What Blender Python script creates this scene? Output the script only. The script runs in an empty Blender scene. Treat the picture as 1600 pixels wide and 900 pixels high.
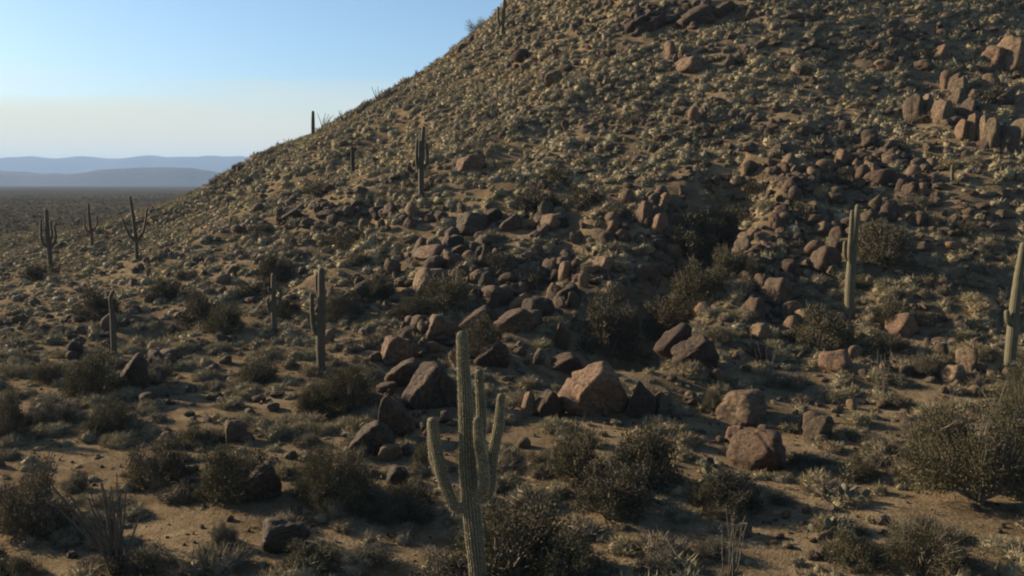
import bpy, bmesh, math, random
import numpy as np
from mathutils import Vector

rng = np.random.default_rng(11)
random.seed(11)
scene = bpy.context.scene
COL = scene.collection
R = math.radians

# ------------------------------------------------------------------ camera
CAM = np.array([0.0, 0.0, 10.0])
FPX = 1386.0                       # focal length in pixels of the 1600 px wide photograph
PITCH = math.atan(163.0 / FPX)
cam_data = bpy.data.cameras.new('camera')
cam_data.sensor_width = 36.0
cam_data.lens = 36.0 * FPX / 1600.0
cam_data.clip_start = 0.3
cam_data.clip_end = 60000.0
cam = bpy.data.objects.new('camera', cam_data)
cam.location = CAM
cam.rotation_euler = (math.pi / 2 - PITCH, 0, 0)
COL.objects.link(cam)
scene.camera = cam

# ------------------------------------------------------------------ sky, sun, exposure
SUN_AZ, SUN_EL = R(-66.0), R(20.5)          # azimuth measured from +Y towards +X
world = bpy.data.worlds.new('World')
scene.world = world
world.use_nodes = True
wn = world.node_tree.nodes
wl = world.node_tree.links
bg = wn['Background']
sky = wn.new('ShaderNodeTexSky')
sky.sky_type = 'NISHITA'
sky.sun_disc = False
sky.sun_elevation = SUN_EL
sky.sun_rotation = SUN_AZ
sky.altitude = 600.0
sky.air_density = 1.0
sky.dust_density = 1.3
sky.ozone_density = 3.0
# a thin veil of pale haze cloud lies along the whole horizon
_tc = wn.new('ShaderNodeTexCoord'); _sx = wn.new('ShaderNodeSeparateXYZ')
wl.new(_tc.outputs['Generated'], _sx.inputs[0])
_mp = wn.new('ShaderNodeMapping'); _mp.inputs['Scale'].default_value = (2.0, 2.0, 26.0)
wl.new(_tc.outputs['Generated'], _mp.inputs[0])
_nz = wn.new('ShaderNodeTexNoise'); _nz.inputs['Scale'].default_value = 1.6; _nz.inputs['Detail'].default_value = 4
wl.new(_mp.outputs[0], _nz.inputs['Vector'])
_ma = wn.new('ShaderNodeMath'); _ma.operation = 'MULTIPLY_ADD'; _ma.inputs[1].default_value = 0.06
wl.new(_nz.outputs['Fac'], _ma.inputs[0]); wl.new(_sx.outputs['Z'], _ma.inputs[2])
_mr = wn.new('ShaderNodeMapRange'); _mr.interpolation_type = 'SMOOTHSTEP'
_mr.inputs['From Min'].default_value = 0.085; _mr.inputs['From Max'].default_value = 0.150
_mr.inputs['To Min'].default_value = 0.80; _mr.inputs['To Max'].default_value = 0.0
wl.new(_ma.outputs[0], _mr.inputs['Value'])
_bl = wn.new('ShaderNodeMix'); _bl.data_type = 'RGBA'; _bl.blend_type = 'MULTIPLY'; _bl.inputs[0].default_value = 1.0
_bl.inputs[7].default_value = (0.93, 1.02, 1.04, 1)
wl.new(sky.outputs[0], _bl.inputs[6])
_mx = wn.new('ShaderNodeMix'); _mx.data_type = 'RGBA'
_mx.inputs[7].default_value = (6.3, 5.7, 4.0, 1)
wl.new(_mr.outputs[0], _mx.inputs[0]); wl.new(_bl.outputs[2], _mx.inputs[6])
wl.new(_mx.outputs[2], bg.inputs[0])
bg.inputs[1].default_value = 0.067

sun_data = bpy.data.lights.new('sun', 'SUN')
sun_data.energy = 5.0
sun_data.angle = R(0.5)
sun_data.color = (1.0, 0.83, 0.62)
sun = bpy.data.objects.new('sun', sun_data)
sdir = Vector((math.sin(SUN_AZ) * math.cos(SUN_EL), math.cos(SUN_AZ) * math.cos(SUN_EL), math.sin(SUN_EL)))
sun.rotation_euler = sdir.to_track_quat('Z', 'Y').to_euler()
sun.location = (-60, 30, 60)
COL.objects.link(sun)

scene.view_settings.view_transform = 'Standard'
scene.view_settings.look = 'None'
scene.view_settings.exposure = 1.1
scene.view_settings.gamma = 1.0
scene.cycles.filter_width = 2.0
scene.cycles.max_bounces = 6
scene.cycles.volume_bounces = 1

# ------------------------------------------------------------------ noise
def _hash(*k):
    h = np.zeros_like(k[0], dtype=np.int64)
    for c, m in zip(k, (374761393, 668265263, 2147483647, 1274126177)):
        h = (h + c * m) & 0xffffffff
    h = ((h ^ (h >> 13)) * 1274126177) & 0xffffffff
    h = ((h ^ (h >> 16)) * 2246822519) & 0xffffffff
    return ((h ^ (h >> 15)) & 0xffffff) / float(0xffffff)

def noise2(x, y, seed=0):
    x = np.asarray(x, float); y = np.asarray(y, float)
    xi = np.floor(x).astype(np.int64); yi = np.floor(y).astype(np.int64)
    u = x - xi; v = y - yi
    u = u * u * u * (u * (u * 6 - 15) + 10); v = v * v * v * (v * (v * 6 - 15) + 10)
    s = np.full_like(xi, seed)
    a = _hash(xi, yi, s); b = _hash(xi + 1, yi, s); c = _hash(xi, yi + 1, s); d = _hash(xi + 1, yi + 1, s)
    return (a * (1 - u) + b * u) * (1 - v) + (c * (1 - u) + d * u) * v - 0.5

def fbm2(x, y, seed=0, octaves=4, gain=0.5):
    t = 0; a = 1.0
    for o in range(octaves):
        t = t + a * noise2(x * 2 ** o + 17.3 * o, y * 2 ** o - 9.1 * o, seed + o)
        a *= gain
    return t

def noise3(p, seed=0):
    pi = np.floor(p).astype(np.int64); f = p - pi
    f = f * f * (3 - 2 * f)
    s = np.full(len(p), seed, dtype=np.int64)
    out = 0
    for dx in (0, 1):
        for dy in (0, 1):
            for dz in (0, 1):
                w = (f[:, 0] if dx else 1 - f[:, 0]) * (f[:, 1] if dy else 1 - f[:, 1]) * (f[:, 2] if dz else 1 - f[:, 2])
                out = out + w * _hash(pi[:, 0] + dx, pi[:, 1] + dy, pi[:, 2] + dz, s)
    return out - 0.5

# ------------------------------------------------------------------ terrain
HX, HY = 55.0, 175.0
_pr = np.array([0, 20, 40, 58, 69, 80, 93, 108, 117, 124, 130, 140, 150, 170, 400.])
_pz = np.array([88, 80, 61, 40.6, 30.5, 22.9, 16.5, 9.9, 5.8, 3.4, 1.7, 0.4, 0, 0, 0.])
_rt = np.arange(0, 400, 0.5)
_zt = np.interp(_rt, _pr, _pz)
_k = np.hanning(13); _k /= _k.sum()
_zt = np.convolve(np.pad(_zt, 6, mode='edge'), _k, mode='valid')

GULLIES = [([(17.5, 71), (10.5, 58), (5.5, 45)], 2.4, 2.6), ([(4, 66), (-1, 55), (-6, 44)], 1.1, 2.2), ([(3, 92), (0, 84)], .7, 3.0), ([(-14, 80), (-19, 66), (-24, 52)], .8, 2.5)]

def height(x, y):
    r = np.hypot(x - HX, y - HY)
    r2 = r + 3.5 * fbm2(x / 26.0, y / 26.0, 3, 3)
    z = np.interp(r2, _rt, _zt)
    hill = np.clip((150 - r) / 40.0, 0, 1)
    z = z + hill * (1.5 * fbm2(x / 8.0, y / 8.0, 7, 4) + 0.25 * fbm2(x / 2.2, y / 2.2, 9, 3))
    near = np.exp(-np.hypot(x, y - 30) / 90.0)
    z = z + near * (1 - hill * 0.5) * (0.55 * fbm2(x / 11.0, y / 11.0, 21, 3) + 0.10 * fbm2(x / 1.6, y / 1.6, 22, 2))
    for pts, dep, wid in GULLIES:              # shaded washes cut down the slope, with a raised lip on their left
        best = np.full(np.shape(x), 1e9); sgn = np.zeros(np.shape(x))
        for (ax, ay), (bx, by) in zip(pts[:-1], pts[1:]):
            ex, ey = bx - ax, by - ay; L2 = ex * ex + ey * ey
            t = np.clip(((x - ax) * ex + (y - ay) * ey) / L2, 0, 1)
            dx, dy = x - ax - t * ex, y - ay - t * ey
            q = np.hypot(dx, dy); m = q < best
            best = np.where(m, q, best); sgn = np.where(m, np.sign(ex * dy - ey * dx), sgn)
        z = z - dep * np.exp(-(best / wid) ** 2) + .55 * dep * np.exp(-((sgn * best - 1.5 * wid) / wid) ** 2)
    far = np.clip((np.hypot(x, y) - 150) / 500.0, 0, 1)
    return z + far * 3.0 * fbm2(x / 260.0, y / 260.0, 31, 2) - far * 1.5

def axis(lo, hi, step, ends):
    core = np.arange(lo, hi + step * 0.5, step)
    g = []; s = step; v = hi
    while v < ends:
        s *= 1.16; v += s; g.append(v)
    h = []; s = step; v = lo
    while v > -ends:
        s *= 1.16; v -= s; h.append(v)
    return np.concatenate([h[::-1], core, g])

GX = axis(-70, 106, 0.48, 15000)
GY = axis(6, 186, 0.48, 15000)
gxx, gyy = np.meshgrid(GX, GY)
GZ = height(gxx, gyy)

def H(x, y):
    """bilinear sample of the ground sheet itself"""
    x = np.atleast_1d(np.asarray(x, float)); y = np.atleast_1d(np.asarray(y, float))
    i = np.clip(np.searchsorted(GX, x) - 1, 0, len(GX) - 2)
    j = np.clip(np.searchsorted(GY, y) - 1, 0, len(GY) - 2)
    u = (x - GX[i]) / (GX[i + 1] - GX[i]); v = (y - GY[j]) / (GY[j + 1] - GY[j])
    return (GZ[j, i] * (1 - u) + GZ[j, i + 1] * u) * (1 - v) + (GZ[j + 1, i] * (1 - u) + GZ[j + 1, i + 1] * u) * v

def h1(x, y):
    return float(H(x, y)[0])

cp, sp = math.cos(PITCH), math.sin(PITCH)
FWD = np.array([0, cp, -sp]); UP = np.array([0, sp, cp]); RIGHT = np.array([1.0, 0, 0])

def ray(px, py):
    return FWD + RIGHT * ((px - 800) / FPX) + UP * ((450 - py) / FPX)

_T = np.concatenate([np.arange(8, 260, 0.15), np.geomspace(260, 12000, 300)])

def at(px, py):
    """where the line of sight of one measured point meets the ground"""
    d = ray(px, py)
    P = CAM + _T[:, None] * d
    below = P[:, 2] - H(P[:, 0], P[:, 1])
    k = np.argmax(below < 0)
    if below[k] >= 0:                       # the line passes over the skyline: take the closest approach
        k2 = np.argmin(below[_T < 260]); t = _T[k2]
    elif k == 0:
        t = _T[0]
    else:
        a, b = below[k - 1], below[k]
        t = _T[k - 1] + (_T[k] - _T[k - 1]) * a / (a - b)
    p = CAM + t * d
    return p[0], p[1], h1(p[0], p[1]), t

def project(P):
    d = np.asarray(P, float) - CAM
    z = d @ FWD
    return 800 + FPX * (d @ RIGHT) / z, 450 - FPX * (d @ UP) / z, z

def visible(x, y, z):
    f = np.linspace(0.06, 0.985, 110)
    ok = np.ones(len(x), bool)
    for t in f:
        ok &= (CAM[2] + (z - CAM[2]) * t) > H(x * t, y * t) - 0.05
    return ok

# ------------------------------------------------------------------ object helpers
def tag(o, label, cat=None, group=None, kind=None):
    o['label'] = label
    if cat: o['category'] = cat
    if group: o['group'] = group
    if kind: o['kind'] = kind
    return o

def mesh(name, V, F, mat=None, smooth=False, attrs=None):
    m = bpy.data.meshes.new(name)
    m.from_pydata(np.asarray(V, float), [], F if isinstance(F, list) else np.asarray(F))
    if mat: m.materials.append(mat)
    if smooth:
        m.polygons.foreach_set('use_smooth', np.ones(len(m.polygons), bool))
    for k, a in (attrs or {}).items():
        at_ = m.attributes.new(k, 'FLOAT', 'POINT')
        at_.data.foreach_set('value', np.asarray(a, np.float32))
    m.update()
    return m

def link(name, m, parent=None, loc=None):
    o = bpy.data.objects.new(name, m)
    COL.objects.link(o)
    if parent: o.parent = parent
    if loc is not None: o.location = loc
    return o

def empty(name, loc, rz=0.0, scale=1.0):
    o = bpy.data.objects.new(name, None)
    o.empty_display_size = 0.3
    o.location = loc; o.rotation_euler = (0, 0, rz)
    o.scale = (scale, scale, scale) if not isinstance(scale, (tuple, list)) else scale
    COL.objects.link(o)
    return o

def copy_tree(o):
    c = o.copy(); COL.objects.link(c)
    for ch in o.children:
        d = ch.copy(); COL.objects.link(d); d.parent = c
        for g in ch.children:
            e = g.copy(); COL.objects.link(e); e.parent = d
    return c

# ------------------------------------------------------------------ materials
def new_mat(name, rough=0.9, spec=0.15):
    m = bpy.data.materials.new(name); m.use_nodes = True
    b = m.node_tree.nodes['Principled BSDF']
    b.inputs['Roughness'].default_value = rough
    b.inputs['Specular IOR Level'].default_value = spec
    return m, m.node_tree.nodes, m.node_tree.links, b

def N(n, t, **kw):
    x = n.new(t)
    for k, v in kw.items(): setattr(x, k, v)
    return x

def ramp(n, l, fac, stops):
    r = n.new('ShaderNodeValToRGB')
    e = r.color_ramp.elements
    while len(e) < len(stops): e.new(0.5)
    for k, (p, c) in enumerate(stops):
        e[k].position = p; e[k].color = (*c, 1)
    if fac is not None: l.new(fac, r.inputs[0])
    return r.outputs[0]

def noise_node(n, l, vec, scale, detail=4, rough=0.55):
    x = n.new('ShaderNodeTexNoise')
    x.inputs['Scale'].default_value = scale; x.inputs['Detail'].default_value = detail
    x.inputs['Roughness'].default_value = rough
    l.new(vec, x.inputs['Vector'])
    return x.outputs['Fac']

def mixc(n, l, fac, a, b, mode='MIX'):
    x = n.new('ShaderNodeMix'); x.data_type = 'RGBA'; x.blend_type = mode
    for s, v in ((x.inputs[0], fac), (x.inputs[6], a), (x.inputs[7], b)):
        if hasattr(v, 'is_linked'): l.new(v, s)
        elif isinstance(v, (int, float)): s.default_value = v
        else: s.default_value = (*v, 1)
    return x.outputs[2]

def bump(n, l, b, hgt, strength, dist):
    x = n.new('ShaderNodeBump')
    x.inputs['Strength'].default_value = strength; x.inputs['Distance'].default_value = dist
    l.new(hgt, x.inputs['Height']); l.new(x.outputs[0], b.inputs['Normal'])

def ground_mat():
    m, n, l, b = new_mat('desert_soil', 1.0, 0.0)
    geo = n.new('ShaderNodeNewGeometry').outputs['Position']
    big = noise_node(n, l, geo, 0.16, 5, 0.6)
    mid = noise_node(n, l, geo, 1.1, 5, 0.65)
    fine = noise_node(n, l, geo, 9.0, 4, 0.7)
    c1 = ramp(n, l, big, [(0.33, (0.145, 0.106, 0.062)), (0.50, (0.205, 0.150, 0.086)), (0.66, (0.275, 0.202, 0.116))])
    c2 = ramp(n, l, mid, [(0.35, (0.55, 0.52, 0.48)), (0.6, (1, 1, 1))])
    c = mixc(n, l, 0.8, c1, c2, 'MULTIPLY')
    c3 = ramp(n, l, fine, [(0.33, (0.50, 0.48, 0.46)), (0.55, (1, 1, 1)), (0.75, (1.25, 1.2, 1.12))])
    c = mixc(n, l, 0.75, c, c3, 'MULTIPLY')
    vor = n.new('ShaderNodeTexVoronoi'); vor.inputs['Scale'].default_value = 5.0
    l.new(geo, vor.inputs['Vector'])
    peb = ramp(n, l, vor.outputs['Distance'], [(0.16, (1, 1, 1)), (0.24, (0, 0, 0))])
    pm = n.new('ShaderNodeMath'); pm.operation = 'MULTIPLY'; pm.inputs[1].default_value = 0.55
    l.new(peb, pm.inputs[0])
    c = mixc(n, l, pm.outputs[0], c, mixc(n, l, vor.outputs['Color'], (0.09, 0.075, 0.06), (0.24, 0.20, 0.16)))
    # scrub cover of the far plain, where single bushes can no longer be told apart
    sc = n.new('ShaderNodeAttribute'); sc.attribute_name = 'scrub'
    sn = noise_node(n, l, geo, 0.045, 6, 0.7)
    scol = ramp(n, l, sn, [(0.35, (0.050, 0.043, 0.027)), (0.55, (0.068, 0.057, 0.035)), (0.7, (0.095, 0.077, 0.047))])
    c = mixc(n, l, sc.outputs['Fac'], c, scol)
    l.new(c, b.inputs['Base Color'])
    hsum = n.new('ShaderNodeMath'); hsum.operation = 'ADD'
    l.new(mid, hsum.inputs[0]); l.new(fine, hsum.inputs[1])
    bump(n, l, b, hsum.outputs[0], 0.8, 0.12)
    return m

def leaf_mat(name, stops, by='object', trans=0.12):
    """foliage: colour varies from plant to plant and a little inside one plant"""
    m, n, l, b = new_mat(name, 0.85, 0.12)
    if by == 'object':
        fac = n.new('ShaderNodeObjectInfo').outputs['Random']
    else:
        a = n.new('ShaderNodeAttribute'); a.attribute_name = 'tint'; fac = a.outputs['Fac']
    geo = n.new('ShaderNodeNewGeometry')
    nz = noise_node(n, l, geo.outputs['Position'], 2.6, 3)
    isl = geo.outputs['Random Per Island']
    c = ramp(n, l, fac, stops)
    v = ramp(n, l, nz, [(0.3, (0.62, 0.62, 0.62)), (0.7, (1.3, 1.28, 1.2))])
    c = mixc(n, l, 1.0, c, v, 'MULTIPLY')
    w = ramp(n, l, isl, [(0.0, (0.78, 0.79, 0.79)), (1.0, (1.2, 1.18, 1.13))])
    c = mixc(n, l, 1.0, c, w, 'MULTIPLY')
    l.new(c, b.inputs['Base Color'])
    tr = n.new('ShaderNodeBsdfTranslucent'); l.new(c, tr.inputs['Color'])
    mx = n.new('ShaderNodeMixShader'); mx.inputs[0].default_value = trans
    l.new(b.outputs[0], mx.inputs[1]); l.new(tr.outputs[0], mx.inputs[2])
    l.new(mx.outputs[0], n['Material Output'].inputs['Surface'])
    return m

def rock_mat(name, lo, mid_, hi, varnish):
    m, n, l, b = new_mat(name, 0.88, 0.2)
    tc = n.new('ShaderNodeTexCoord').outputs['Object']
    oi = n.new('ShaderNodeObjectInfo')
    add = n.new('ShaderNodeVectorMath'); add.operation = 'MULTIPLY_ADD'
    add.inputs[1].default_value = (1, 1, 1)
    sc = n.new('ShaderNodeVectorMath'); sc.operation = 'SCALE'; sc.inputs['Scale'].default_value = 40.0
    cx = n.new('ShaderNodeCombineXYZ')
    for k in range(3): l.new(oi.outputs['Random'], cx.inputs[k])
    l.new(cx.outputs[0], sc.inputs[0])
    l.new(tc, add.inputs[0]); l.new(sc.outputs[0], add.inputs[2])
    vec = add.outputs[0]
    big = noise_node(n, l, vec, 1.1, 5, 0.6)
    fine = noise_node(n, l, vec, 7.0, 6, 0.7)
    grain = noise_node(n, l, vec, 30.0, 3, 0.7)
    c = ramp(n, l, big, [(0.32, lo), (0.5, mid_), (0.68, hi)])
    spots = ramp(n, l, fine, [(0.40, (1, 1, 1)), (0.58, (0, 0, 0))])
    c = mixc(n, l, spots, c, varnish)
    g = ramp(n, l, grain, [(0.3, (0.72, 0.72, 0.72)), (0.7, (1.2, 1.2, 1.2))])
    c = mixc(n, l, 1.0, c, g, 'MULTIPLY')
    ob = ramp(n, l, oi.outputs['Random'], [(0, (0.58, 0.56, 0.56)), (1, (1.22, 1.16, 1.08))])
    c = mixc(n, l, 1.0, c, ob, 'MULTIPLY')
    l.new(c, b.inputs['Base Color'])
    vor = n.new('ShaderNodeTexVoronoi'); vor.feature = 'DISTANCE_TO_EDGE'; vor.inputs['Scale'].default_value = 1.6
    l.new(vec, vor.inputs['Vector'])
    cr = ramp(n, l, vor.outputs['Distance'], [(0.0, (0, 0, 0)), (0.03, (1, 1, 1))])
    hs = n.new('ShaderNodeMath'); hs.operation = 'MULTIPLY_ADD'; hs.inputs[1].default_value = 0.35
    l.new(cr, hs.inputs[0]); l.new(fine, hs.inputs[2])
    bump(n, l, b, hs.outputs[0], 0.75, 0.10)
    return m

M = {}
M['ground'] = ground_mat()
M['rock_tan'] = rock_mat('tan_granite', (0.124, 0.082, 0.047), (0.179, 0.122, 0.069), (0.231, 0.158, 0.092), (0.081, 0.058, 0.039))
M['rock_rust'] = rock_mat('rust_granite', (0.119, 0.073, 0.043), (0.178, 0.107, 0.059), (0.227, 0.145, 0.079), (0.077, 0.055, 0.04))
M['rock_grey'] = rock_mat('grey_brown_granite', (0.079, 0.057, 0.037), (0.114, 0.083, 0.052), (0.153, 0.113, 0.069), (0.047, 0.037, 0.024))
M['rock_dark'] = rock_mat('dark_shaded_granite', (0.058, 0.04, 0.025), (0.09, 0.059, 0.037), (0.133, 0.087, 0.053), (0.037, 0.027, 0.019))  # shade of the unlit boulder fronts is put into this darker granite colour
M['mound'] = leaf_mat('dry_shrub_leaves', [(0.0, (0.115, 0.093, 0.062)), (0.2, (0.20, 0.168, 0.108)), (0.45, (0.250, 0.209, 0.122)), (0.62, (0.215, 0.188, 0.122)), (0.8, (0.155, 0.126, 0.090)), (1.0, (0.265, 0.212, 0.118))])
M['mound_t'] = leaf_mat('dry_shrub_leaves_field', [(0.0, (0.115, 0.093, 0.062)), (0.2, (0.20, 0.168, 0.108)), (0.45, (0.250, 0.209, 0.122)), (0.62, (0.215, 0.188, 0.122)), (0.8, (0.155, 0.126, 0.090)), (1.0, (0.265, 0.212, 0.118))], 'tint')
M['bush'] = leaf_mat('dark_olive_leaves', [(0.0, (0.062, 0.054, 0.034)), (0.5, (0.078, 0.070, 0.039)), (1.0, (0.098, 0.080, 0.052))])
M['tree'] = leaf_mat('green_olive_leaves', [(0.0, (0.066, 0.060, 0.032)), (1.0, (0.084, 0.074, 0.039))])
M['grey'] = leaf_mat('grey_leaves', [(0.0, (0.105, 0.098, 0.075)), (1.0, (0.13, 0.115, 0.085))])
M['plain'] = leaf_mat('plain_scrub_leaves', [(0.0, (0.10, 0.084, 0.052)), (0.6, (0.13, 0.106, 0.064)), (1.0, (0.16, 0.13, 0.076))], 'tint')
M['twig'], _n, _l, _b = new_mat('grey_twig_bark', 0.9, 0.1)
_tc = _n.new('ShaderNodeTexCoord').outputs['Object']
_l.new(ramp(_n, _l, noise_node(_n, _l, _tc, 9, 4), [(0.3, (0.09, 0.072, 0.056)), (0.7, (0.22, 0.18, 0.14))]), _b.inputs['Base Color'])
M['ocotillo'], _n, _l, _b = new_mat('ocotillo_bark', 0.9, 0.1)
_tc = _n.new('ShaderNodeTexCoord').outputs['Object']
_l.new(ramp(_n, _l, noise_node(_n, _l, _tc, 14, 4), [(0.3, (0.055, 0.048, 0.036)), (0.7, (0.12, 0.098, 0.072))]), _b.inputs['Base Color'])

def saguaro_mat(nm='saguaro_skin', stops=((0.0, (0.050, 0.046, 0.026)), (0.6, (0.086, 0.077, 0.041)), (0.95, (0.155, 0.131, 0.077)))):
    m, n, l, b = new_mat(nm, 0.7, 0.2)
    tc = n.new('ShaderNodeTexCoord').outputs['Object']
    a = n.new('ShaderNodeAttribute'); a.attribute_name = 'rib'
    k = n.new('ShaderNodeAttribute'); k.attribute_name = 'cork'
    nz = noise_node(n, l, tc, 3.0, 5)
    fine = noise_node(n, l, tc, 22.0, 4)
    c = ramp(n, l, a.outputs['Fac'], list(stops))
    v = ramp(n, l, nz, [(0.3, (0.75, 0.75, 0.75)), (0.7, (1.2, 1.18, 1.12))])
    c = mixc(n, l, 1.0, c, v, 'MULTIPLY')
    ck = ramp(n, l, fine, [(0.3, (0.050, 0.042, 0.030)), (0.7, (0.115, 0.095, 0.066))])
    ad = n.new('ShaderNodeMath'); ad.operation = 'MULTIPLY_ADD'; ad.inputs[1].default_value = 0.7; ad.use_clamp = True
    sb = n.new('ShaderNodeMath'); sb.operation = 'MULTIPLY_ADD'; sb.inputs[1].default_value = 1.6; sb.inputs[2].default_value = -0.8
    l.new(nz, sb.inputs[0])
    l.new(k.outputs['Fac'], ad.inputs[0]); 
    mm = n.new('ShaderNodeMath'); mm.operation = 'MULTIPLY'; l.new(sb.outputs[0], mm.inputs[0]); l.new(k.outputs['Fac'], mm.inputs[1])
    l.new(mm.outputs[0], ad.inputs[2])
    c = mixc(n, l, ad.outputs[0], c, ck)
    l.new(c, b.inputs['Base Color'])
    bump(n, l, b, fine, 0.4, 0.02)
    return m
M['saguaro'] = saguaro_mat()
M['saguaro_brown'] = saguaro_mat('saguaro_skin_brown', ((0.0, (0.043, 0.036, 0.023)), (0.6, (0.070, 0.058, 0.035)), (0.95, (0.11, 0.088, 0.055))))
M['spine'], _n, _l, _b = new_mat('pale_spines', 0.6, 0.2)
_b.inputs['Base Color'].default_value = (0.52, 0.44, 0.26, 1)
M['dead'], _n, _l, _b = new_mat('dark_dead_cactus', 0.9, 0.1)
_tc = _n.new('ShaderNodeTexCoord').outputs['Object']
_l.new(ramp(_n, _l, noise_node(_n, _l, _tc, 5, 4), [(0.3, (0.03, 0.026, 0.022)), (0.7, (0.07, 0.055, 0.045))]), _b.inputs['Base Color'])
M['pad'], _n, _l, _b = new_mat('prickly_pear_pad', 0.7, 0.2)
_tc = _n.new('ShaderNodeTexCoord').outputs['Object']
_l.new(ramp(_n, _l, noise_node(_n, _l, _tc, 12, 4), [(0.3, (0.075, 0.070, 0.040)), (0.7, (0.13, 0.115, 0.07))]), _b.inputs['Base Color'])
M['hill1'], _n, _l, _b = new_mat('far_hill_rock', 0.95, 0.05)
_g = _n.new('ShaderNodeNewGeometry').outputs['Position']
_l.new(ramp(_n, _l, noise_node(_n, _l, _g, 0.01, 6, 0.65), [(0.35, (0.028, 0.027, 0.027)), (0.65, (0.07, 0.06, 0.052))]), _b.inputs['Base Color'])

# ------------------------------------------------------------------ the ground sheet
ny, nx = GZ.shape
V = np.stack([gxx.ravel(), gyy.ravel(), GZ.ravel()], 1)
idx = np.arange(nx * ny).reshape(ny, nx)
F = np.stack([idx[:-1, :-1].ravel(), idx[:-1, 1:].ravel(), idx[1:, 1:].ravel(), idx[1:, :-1].ravel()], 1)
rr = np.hypot(gxx - HX, gyy - HY).ravel()
dd = np.hypot(gxx, gyy).ravel()
scrub = np.clip((dd - 100) / 90.0, 0, 0.97) * np.clip((rr - 112) / 25.0, 0, 1)
ground = link('desert_ground', mesh('desert_ground', V, F, M['ground'], True, {'scrub': scrub}))
tag(ground, 'sandy desert floor rising into the stony hillside', kind='structure')

def range_mesh(name, label, y0, y1, x0, x1, top, seed, wav, rough=0.5, rows=26, cols=420):
    xs = np.linspace(x0, x1, cols); ys = np.linspace(y0, y1, rows)
    X, Y = np.meshgrid(xs, ys)
    v = (Y - y0) / (y1 - y0)
    env = np.sin(np.pi * v) ** 1.1
    rid = 0.72 + rough * fbm2(X / wav, Y / wav, seed, 5, 0.5)
    ends = np.clip((X - x0) / 2500.0, 0, 1) * np.clip((x1 - X) / 2500.0, 0, 1)
    Z = -6 + np.clip(rid, 0.1, 2) * env * top * ends
    i = np.arange(rows * cols).reshape(rows, cols)
    f = np.stack([i[:-1, :-1].ravel(), i[:-1, 1:].ravel(), i[1:, 1:].ravel(), i[1:, :-1].ravel()], 1)
    o = link(name, mesh(name, np.stack([X.ravel(), Y.ravel(), Z.ravel()], 1), f, M['hill1'], True))
    return tag(o, label, kind='structure')
range_mesh('desert_hills', 'low dark blue desert hills across the plain', 4600, 6400, -9000, 6000, 116, 41, 700, 0.7)
range_mesh('mountain_range', 'pale blue mountain range on the horizon', 9600, 12400, -13000, 9000, 450, 57, 1900)

# ------------------------------------------------------------------ rocks
_ico = {}
def ico(sub):
    if sub not in _ico:
        bm = bmesh.new(); bmesh.ops.create_icosphere(bm, subdivisions=sub, radius=1.0)
        bm.verts.ensure_lookup_table()
        _ico[sub] = (np.array([v.co[:] for v in bm.verts]), np.array([[v.index for v in f.verts] for f in bm.faces]))
        bm.free()
    return _ico[sub]

FACES = {'DF': [((.28, -.94, -.20), .50), ((-.62, -.18, .76), .56), ((.9, .1, .35), .82)],
         'HL': [((-.80, -.42, .42), .55), ((.52, -.84, .05), .56), ((.1, .2, .97), .78)],
         'LL': [((-.66, -.68, .32), .58), ((.88, -.42, .12), .66), ((0, .15, .98), .72)],
         'LS': [((.18, -.97, -.12), .48), ((-.86, -.10, .50), .50), ((.68, .1, .72), .66)]}
def rock_shape(seed, sub, planes=11, cracks=0, round_=34, faces=None):
    g = np.random.default_rng(seed)
    n, f = ico(sub)
    p = g.normal(size=(planes, 3)); p /= np.linalg.norm(p, axis=1)[:, None]
    d = g.uniform(0.50 if not faces else (.86 if faces in ('DF', 'LS') else .74), 1.0, planes)
    if faces:
        fp = np.array([a for a, _ in FACES[faces]]); fp = fp + g.normal(size=fp.shape) * (.05 if faces in ('DF', 'LS') else .13); fp /= np.linalg.norm(fp, axis=1)[:, None]
        p = np.vstack([p, fp]); d = np.concatenate([d, np.array([b for _, b in FACES[faces]]) * g.uniform(.92, 1.15, 3)])
    q = np.clip(n @ p.T, 1e-3, None) / d
    r = (np.sum(q ** round_, axis=1) + 0.92 ** round_) ** (-1.0 / round_)
    s = g.integers(1, 9999)
    r = r * (1 + 0.26 * noise3(n * 1.5 + 5, s) + 0.14 * noise3(n * 3.4, s + 1) + 0.05 * noise3(n * 8.5, s + 2) + 0.02 * noise3(n * 19, s + 3))
    v = n * r[:, None]
    for c in range(cracks):
        a = g.normal(size=3); a /= np.linalg.norm(a); o = g.uniform(-0.4, 0.4)
        dist = np.abs(v @ a - o + 0.12 * noise3(v * 2.2, s + 7 + c))
        v = v * (1 - 0.11 * np.exp(-(dist / 0.045) ** 2))[:, None]
    ext = np.abs(v).max(axis=0)
    v = v / ext[None, :]
    return v, f

ROCKT = {}
def rock_template(kind, k, sub):
    key = (kind, k, sub)
    if key not in ROCKT:
        v, f = rock_shape(100 + k * 7 + sub, sub, 6 + k % 4, 1 if sub >= 4 else 0, 30)
        ROCKT[key] = mesh('boulder_' + kind, v, f, M['rock_' + kind], True)
    return ROCKT[key]

COLWORD = {'tan': 'tan', 'rust': 'rusty', 'grey': 'grey-brown', 'dark': 'dark'}
boulders = []          # dicts: o, px, py, size, label (or None)

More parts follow.
